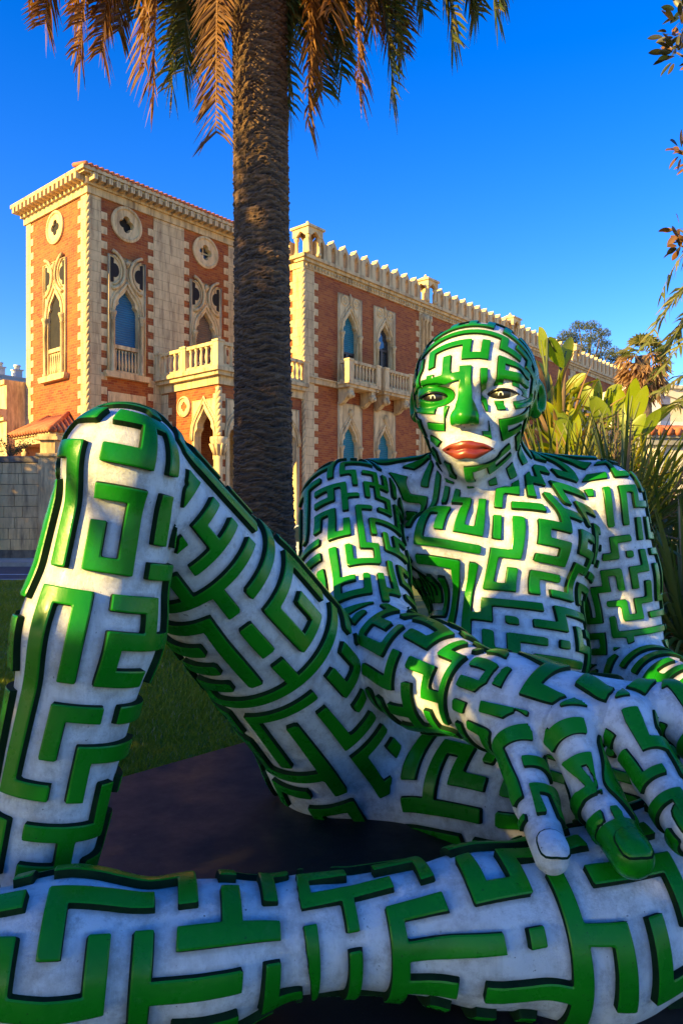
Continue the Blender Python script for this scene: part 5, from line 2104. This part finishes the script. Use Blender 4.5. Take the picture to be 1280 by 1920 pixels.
strap_plant('golden_strap_plant', 'low dry golden plant glowing between dark leaves beside the cheek', on_ground(1010, 8.8), 54, 1.0, .034, M['strap_leaf_gold'], 17, head=1.5, elev=(-.5, 1.3), dead=.25)


def paddle_plant(label, c, leaves, Y, mat, seed):
    r = random.Random(seed)
    c = Vector(c)
    root = empty('paddle_leaf_plant', c)
    tag(root, label, 'plant', None)
    mb = MB()
    for k in range(3):
        mb.tube([(r.uniform(-.15, .15), r.uniform(-.15, .15), 0), (r.uniform(-.2, .2), r.uniform(-.2, .2), .9)], [.09, .06], 7)
    mb.build('stem', M['bark'], root)
    for (x0, y0, x1, y1, wpx, dy) in leaves:
        Yk = Y + dy
        b, t = P(x0, y0, Yk) - c, P(x1, y1, Yk + r.uniform(-.25, .25)) - c
        w = wpx / F * Yk * .5
        v, T = blade(b, t, w, sag=.07, n=11, fold=.22, shape=lambda t: math.sin(math.pi * min(.04 + t * .96, 1) ** .85) ** .62 * .98 + .02, twist=r.uniform(.9, 1.5) * r.choice((-1, 1)))
        o = link_mesh('paddle_leaf', np_mesh('paddle_leaf', [tuple(p) for p in v], T, mat, None, True, {'tone': [r.random() * .35] * len(v)}), root)
        st = MB()
        base = Vector((r.uniform(-.15, .15), r.uniform(-.1, .1), .6))
        st.tube([base, base.lerp(b, .5) + Vector((r.uniform(-.1, .1), 0, .25)), b, b.lerp(t, .5) + Vector((0, 0, .02))], [.035, .028, .02, .010], 6)
        st.build('leaf_stalk', M['stalk'], o)
    return root


paddle_plant('tall paddle leaved plant with two pale leaves standing above the ear', on_ground(1042, 10.6),
             [(1018, 668, 1010, 612, 36, 0), (1026, 634, 1056, 690, 30, -.1), (1050, 690, 1072, 632, 26, .3), (1030, 720, 1000, 676, 26, .2), (1060, 735, 1098, 700, 24, .1), (1020, 760, 1060, 720, 26, -.2)], 10.6, M['paddle_leaf'], 21)
paddle_plant('bright paddle leaved clump glowing yellow in the middle of the planting', on_ground(1120, 9.8),
             [(1110, 770, 1098, 722, 30, 0), (1122, 765, 1120, 708, 34, .1), (1136, 800, 1108, 742, 36, -.3), (1096, 742, 1066, 735, 24, .2), (1138, 745, 1166, 722, 24, .2), (1150, 790, 1140, 728, 30, .1), (1084, 800, 1050, 752, 30, .3), (1160, 820, 1175, 752, 32, -.2), (1100, 815, 1080, 760, 30, -.2), (1128, 830, 1150, 770, 30, -.4)], 9.8, M['paddle_leaf'], 22)
paddle_plant('paddle leaved plant with upright sunlit leaves in front of the white building', on_ground(1195, 9.4),
             [(1178, 780, 1192, 708, 30, .1), (1186, 790, 1212, 722, 30, 0), (1168, 770, 1160, 730, 26, .2), (1212, 800, 1264, 762, 26, -.1), (1205, 815, 1238, 768, 24, -.2), (1180, 830, 1210, 775, 28, -.3), (1160, 800, 1178, 740, 28, .2)], 9.4, M['paddle_leaf'], 23)


paddle_plant('low yellow lit paddle leaves fanning out beside the figure\'s jaw', on_ground(1060, 9.2),
             [(1070, 830, 1040, 762, 30, 0), (1060, 850, 1020, 800, 28, .1), (1084, 830, 1072, 765, 30, -.1), (1050, 800, 1016, 752, 26, .3), (1095, 850, 1108, 786, 30, -.2), (1040, 850, 1000, 838, 24, .1), (1080, 860, 1052, 815, 28, -.3)], 9.2, M['paddle_leaf'], 24)
strap_plant('golden_strap_plant', 'bright yellow green spiky rosette below the tall paddle leaves', on_ground(1096, 9.0), 150, 1.05, .022, M['strap_leaf_gold'], 26, head=1.75, elev=(-.4, 1.35), dead=.12)
strap_plant('golden_strap_plant', 'sunlit spiky rosette in front of the upright paddle leaves', on_ground(1160, 9.0), 150, 1.05, .022, M['strap_leaf_gold'], 27, head=1.6, elev=(-.4, 1.35), dead=.12)
strap_plant('golden_strap_plant', 'yellow spiky rosette nearest the pale lodge wall', on_ground(1215, 9.6), 130, 1.0, .022, M['strap_leaf_gold'], 28, head=1.7, elev=(-.4, 1.3), dead=.15)


def leaf_cloud(name, pts, size, mats, parent, r, loc, aspect=.45, flat=0., tone=None):
    """many leaf shaped faces at pts"""
    n = len(pts)
    pts = np.asarray(pts, np.float32)
    a = NR.normal(size=(n, 3)); a[:, 2] *= (1 - flat); a /= np.linalg.norm(a, axis=1, keepdims=True)
    b = np.cross(a, NR.normal(size=(n, 3))); b /= np.linalg.norm(b, axis=1, keepdims=True)
    s = (size * NR.uniform(.6, 1.25, n))[:, None]
    c = np.cross(a, b)
    p0, p1 = pts - a * s, pts + a * s
    l, m = pts - b * s * aspect - c * s * .15, pts + b * s * aspect - c * s * .15
    V = np.stack([p0, l, p1, m], 1).reshape(-1, 3) - np.array(loc, np.float32)
    k = np.arange(n)[:, None] * 4
    T = np.concatenate([k + [0, 2, 1], k + [0, 3, 2]])
    tn = np.repeat(np.clip(NR.random(n) ** 2 if tone is None else tone, 0, 1), 4)
    me = np_mesh(name, V, T, mats, None, False, {'tone': tn})
    return link_mesh(name, me, parent)


def clumps(centers, rad, n, squash=.8):
    out = []
    for c in centers:
        d = NR.normal(size=(n, 3))
        d /= np.linalg.norm(d, axis=1, keepdims=True)
        q = d * (NR.random(n) ** .45)[:, None] * rad * np.array([1, 1, squash])
        out.append(np.array(c) + q)
    return np.concatenate(out)


# fine leaved dark shrub
sc = on_ground(1150, 7.7)
sh = empty('twiggy_shrub', sc)
tag(sh, 'fine leaved dark green shrub with upright twigs among the strap leaves', 'shrub')
mb = MB(); pts = []
for k in range(34):
    px, py = NR.uniform(1112, 1192), NR.uniform(752, 860)
    t = P(px, py + abs(px - 1150) * .6, 7.7 + NR.uniform(-.4, .4))
    b = sc + Vector((NR.uniform(-.1, .1), NR.uniform(-.1, .1), 0))
    m = b.lerp(t, .5) + Vector((NR.uniform(-.1, .1), NR.uniform(-.1, .1), .1))
    mb.tube([b - sc, m - sc, t - sc], [.02, .012, .004], 5)
    for q in range(46):
        f = .35 + .65 * NR.random()
        c = (b.lerp(m, f * 2) if f < .5 else m.lerp(t, f * 2 - 1))
        pts.append(c + Vector(NR.normal(size=3) * .055))
mb.build('stem', M['bark'], sh)
leaf_cloud('foliage', [tuple(p) for p in pts], .026, M['tree_leaf'], sh, RNG, sc, .38)

# fan palm with a skirt of dead leaves
fc = P(1204, 980, 31); fc.z = 0
fp = empty('fan_palm', fc)
tag(fp, 'tall fan palm with shaggy skirt of dead leaves beside white building', 'palm tree')
zc = P(1204, 668, 31).z
MB().tube([(0, 0, 0), (.1, 0, zc * .5), (0, 0, zc)], [.42, .34, .30], 12).build('trunk', M['bark'], fp)
r = random.Random(5)
for grp, n, mat, el0, el1, L in (('fan_leaf', 24, 'frond_light', .1, 1.4, .72), ('dead_fan_leaf', 84, 'dead_leaf', -1.3, .25, .80)):
    for k in range(n):
        az, el = r.uniform(0, 6.283), r.uniform(el0, el1)
        o = Vector((math.cos(az) * math.cos(el), math.sin(az) * math.cos(el), math.sin(el)))
        base = Vector((0, 0, zc - (0 if grp == 'fan_leaf' else r.uniform(0, 1.1)))) + o * .25
        c = base + o * L * .5
        strips = [strip([base, c], [.02, .02], [Vector((1, 0, 0))] * 2)]
        sd = o.cross(Vector((0, 0, 1))).normalized()
        for j in range(11):
            a = -1.2 + 2.4 * j / 10
            d = (o * math.cos(a) + sd * math.sin(a) + Vector((0, 0, -.3 if grp == 'fan_leaf' else r.uniform(-.8, .1)))).normalized()
            strips.append(strip([c, c + d * L * .4, c + d * L * .75 + Vector((0, 0, -.15))], [.02, .055, .01], [d.cross(o.cross(d)).normalized() if j != 5 else sd] * 3))
        link_mesh(grp, join_strips(grp, strips, [M[mat]], [r.random() ** 2] * len(strips)), fp)

# umbrella pine far behind the wing
pc = P(1100, 980, 80); pc.z = 0
pt = empty('pine_tree', pc)
tag(pt, 'dark rounded pine tree rising behind the far end of the crenellated wing', 'tree')
mb = MB(); limbs = []
def off(px, py, dy=0): return P(px, py, 80 + dy) - pc
mb.tube([(0, 0, 0), off(1105, 800), off(1100, 720)], [.7, .5, .4], 10)
cl = [(1062, 628), (1085, 612), (1108, 612), (1126, 626), (1050, 640), (1078, 634), (1104, 636), (1130, 645), (1145, 660), (1095, 655), (1120, 668), (1152, 672), (1160, 690), (1140, 690), (1070, 650), (1150, 715), (1125, 700), (1165, 720), (1142, 735)]
cents = []
for px, py in cl:
    c = off(px, py, NR.uniform(-3, 3))
    mb.tube([off(1102, 735), off(1102, 735).lerp(c, .5) + Vector((0, 0, .3)), c], [.22, .12, .04], 6)
    cents.append(tuple(c + pc))
mb.build('trunk', M['bark'], pt)
leaf_cloud('crown', clumps(cents, 1.05, 420, .6), .17, M['pine_leaf'], pt, RNG, pc, .22)

# date palm out of frame at the right: its fronds reach in
qc = Vector((5.15, 8.2, .02))
qp = empty('date_palm', qc)
tag(qp, 'yellow green date palm fronds arching in at the right edge', 'palm tree')
qt = MB()
qt.tube([(0, 0, 0), (.02, 0, 1.6), (0, 0, 3.0)], [.38, .33, .36], 14)
qt.build('trunk', M['palm_trunk'], qp)
def qf(b, tip, lift, mat='frond_light', n=40, L=.34):
    d = tip - b
    path = bez(b, b + d * .25 + Vector((0, 0, lift)), b + d * .75 + Vector((0, 0, lift * .9)), tip, 16)
    frond('frond', [p - qc for p in path], qp, Vector((0, 0, 0)), M[mat], L=L, nl=n, droop=.55, spread=.6, wl=.016)
qb = Vector((5.1, 8.2, 3.15))
for (px, py, Y, lift) in ((1216, 640, 8.0, 1.25), (1240, 548, 8.4, 1.45), (1244, 690, 7.8, .75), (1236, 735, 8.2, .35), (1262, 765, 7.6, .2), (1258, 640, 8.8, .9), (1240, 600, 9.0, 1.1)):
    qf(qb, P(px, py, Y), lift)
for k in range(22):
    a = k * 2.39
    o = Vector((math.cos(a), math.sin(a), 0))
    if o.x < -.35 and o.y < .6: continue
    el = RNG.uniform(.2, 1.8)
    qf(qb, qb + o * RNG.uniform(1.4, 2.1) + Vector((0, 0, el * .5 - .4)), el, 'frond_green', 30)

# broad leaved tree whose twigs hang in at the top right
mc = Vector((4.35, 6.8, .02))
mt = empty('magnolia_tree', mc)
tag(mt, 'magnolia twigs with dark leaves and rusty undersides hanging in at right edge', 'tree')
mb = MB()
mb.tube([(0, 0, 0), (.05, .1, 2.2), (0, 0, 4.6), (-.1, 0, 6.4)], [.2, .16, .11, .05], 10)
tw = []
for px, py, n, s in ((1284, 20, 22, .15), (1272, 62, 30, .16), (1268, 98, 24, .13), (1318, 60, 30, .2), (1320, 110, 26, .16), (1276, 282, 13, .09), (1306, 300, 16, .11), (1272, 430, 12, .085), (1276, 460, 12, .085), (1312, 450, 20, .12)):
    c = P(px, py, 6.6)
    mb.tube([Vector((0, 0, c.z - mc.z - .5)), (c - mc).lerp(Vector((0, 0, c.z - .6)), .4), c - mc], [.035, .02, .008], 6)
    for k in range(n):
        d = Vector(NR.normal(size=3)).normalized()
        tw.append((c + d * s * NR.random() ** .5, (d + Vector((-.4, -.2, -.1))).normalized()))
mb.build('trunk', M['bark'], mt)
rr = random.Random(9)
for c, d in tw:
    L = rr.uniform(.09, .15)
    v, T = blade(c - mc, c - mc + d * L, .024 * rr.uniform(.8, 1.2), sag=.1, n=6, fold=.25, shape=lambda t: math.sin(math.pi * min(.05 + t * .95, 1)) ** .7 + .02, twist=rr.uniform(-1.5, 1.5))
    low = c.z < 5.2
    link_mesh('leaf', np_mesh('leaf', [tuple(p) for p in v], T, M['magnolia_leaf'], None, True, {'tone': [rr.uniform(.6, 1) if (low and rr.random() < .75) or rr.random() < .10 else rr.random() * .25] * len(v)}), mt)

# small weed shrub over the garden wall
wc = Vector((-12.2, 27.35, 3.93))
ws = empty('wall_shrub', wc)
tag(ws, 'small wild twig growing on top of the stained garden wall coping', 'shrub')
mb = MB(); pts = []
for k in range(16):
    t = Vector((NR.uniform(-.7, .9), NR.uniform(-.2, .2), NR.uniform(.25, .95)))
    mb.tube([(0, 0, -.03), t * .5 + Vector((0, 0, .12)), t], [.02, .012, .005], 5)
    for q in range(24): pts.append(tuple(wc + t * NR.uniform(.4, 1.05) + Vector(NR.normal(size=3) * .05)))
mb.build('stem', M['bark'], ws)
leaf_cloud('foliage', pts, .05, M['tree_leaf'], ws, RNG, wc, .4)


# ------------------------------------------------------------------ the row of street trees left of the frame that shades the lawn and the figure
S2 = Vector((-math.cos(SUN_PHI), -math.sin(SUN_PHI), 0))
W2 = Vector((math.sin(SUN_PHI), -math.cos(SUN_PHI), 0))
# where the photograph shows sun reaching the figure: the crowns have gaps there
GAPS = [(P(190, 870, 2.32), .27), (P(165, 1000, 2.33), .22), (P(215, 790, 2.42), .22), (P(140, 1070, 2.35), .12), (P(270, 1050, 2.35), .07),
        (P(960, 1015, 4.15), .12), (P(1015, 1000, 4.15), .07), (P(945, 1065, 4.12), .05),
        (P(855, 700, 3.98), .17), (P(875, 650, 4.02), .15), (P(865, 790, 3.92), .13), (P(955, 745, 3.98), .03),
        (P(825, 1235, 3.1), .11), (P(835, 1310, 3.0), .10), (P(890, 1240, 3.0), .05), (P(700, 1045, 4.0), .06), (P(735, 1100, 3.9), .04), (P(690, 1160, 3.6), .03)]
GP = np.array([tuple(g[0]) for g in GAPS]); GR = np.array([g[1] for g in GAPS])


def gap_mask(p, pad):
    keep = np.ones(len(p), bool)
    s = np.array(tuple(SUN))
    for g, r in zip(GP, GR):
        q = p - g
        t = q @ s
        d = np.linalg.norm(q - t[:, None] * s, axis=1)
        keep &= (d > r + pad) | (t < 0)
    return keep


def shade_tree(w, a, H, low, rad, seed, n):
    c = S2 * a + W2 * w
    root = empty('street_tree', (c.x, c.y, 0))
    tag(root, 'leafy street tree standing left of the lawn outside the picture', 'tree', 'street trees left of the lawn')
    mb = MB()
    mb.tube([(0, 0, 0), (.08, .05, low), (0, 0, (H + low) / 2)], [.19, .15, .07], 8)
    for k in range(7):
        an = k * 2.4
        mb.tube([(0, 0, low * .9), (math.cos(an) * rad * .4, math.sin(an) * rad * .4, low + (H - low) * .4), (math.cos(an) * rad * .7, math.sin(an) * rad * .7, low + (H - low) * (.5 + .06 * k))], [.08, .05, .015], 6)
    mb.build('trunk', M['bark'], root)
    d = NR.normal(size=(n, 3)); d /= np.linalg.norm(d, axis=1, keepdims=True)
    hh = (H - low) / 2
    q = d * (NR.random(n) ** .4)[:, None] * np.array([rad, rad, hh]) * (1 + .12 * np.sin(d[:, :1] * 7 + seed) * np.sin(d[:, 1:2] * 6))
    p = q + np.array([c.x, c.y, low + hh])
    p = p[gap_mask(p, .14)]
    leaf_cloud('crown', p, .17, M['tree_leaf'], root, RNG, (c.x, c.y, 0), .5)


trees = [(3.2, 5.4), (.8, 5.9), (-1.4, 7.1), (-3.4, 7.4), (-5.6, 7.0), (-7.9, 9.6), (-10.4, 5.9), (-13, 5.5), (-15.6, 5.5), (-18.4, 5.9), (-21.4, 6.5), (-24.5, 7.3), (-27.2, 9.2), (-29.4, 9.4), (-31.8, 8.6)]
for k, (w, H) in enumerate(trees):
    shade_tree(w, 7.2 + .3 * math.sin(k * 2.1), H, 1.7, 1.85, k, int(700 * (H - 1.7)))
make_figure()
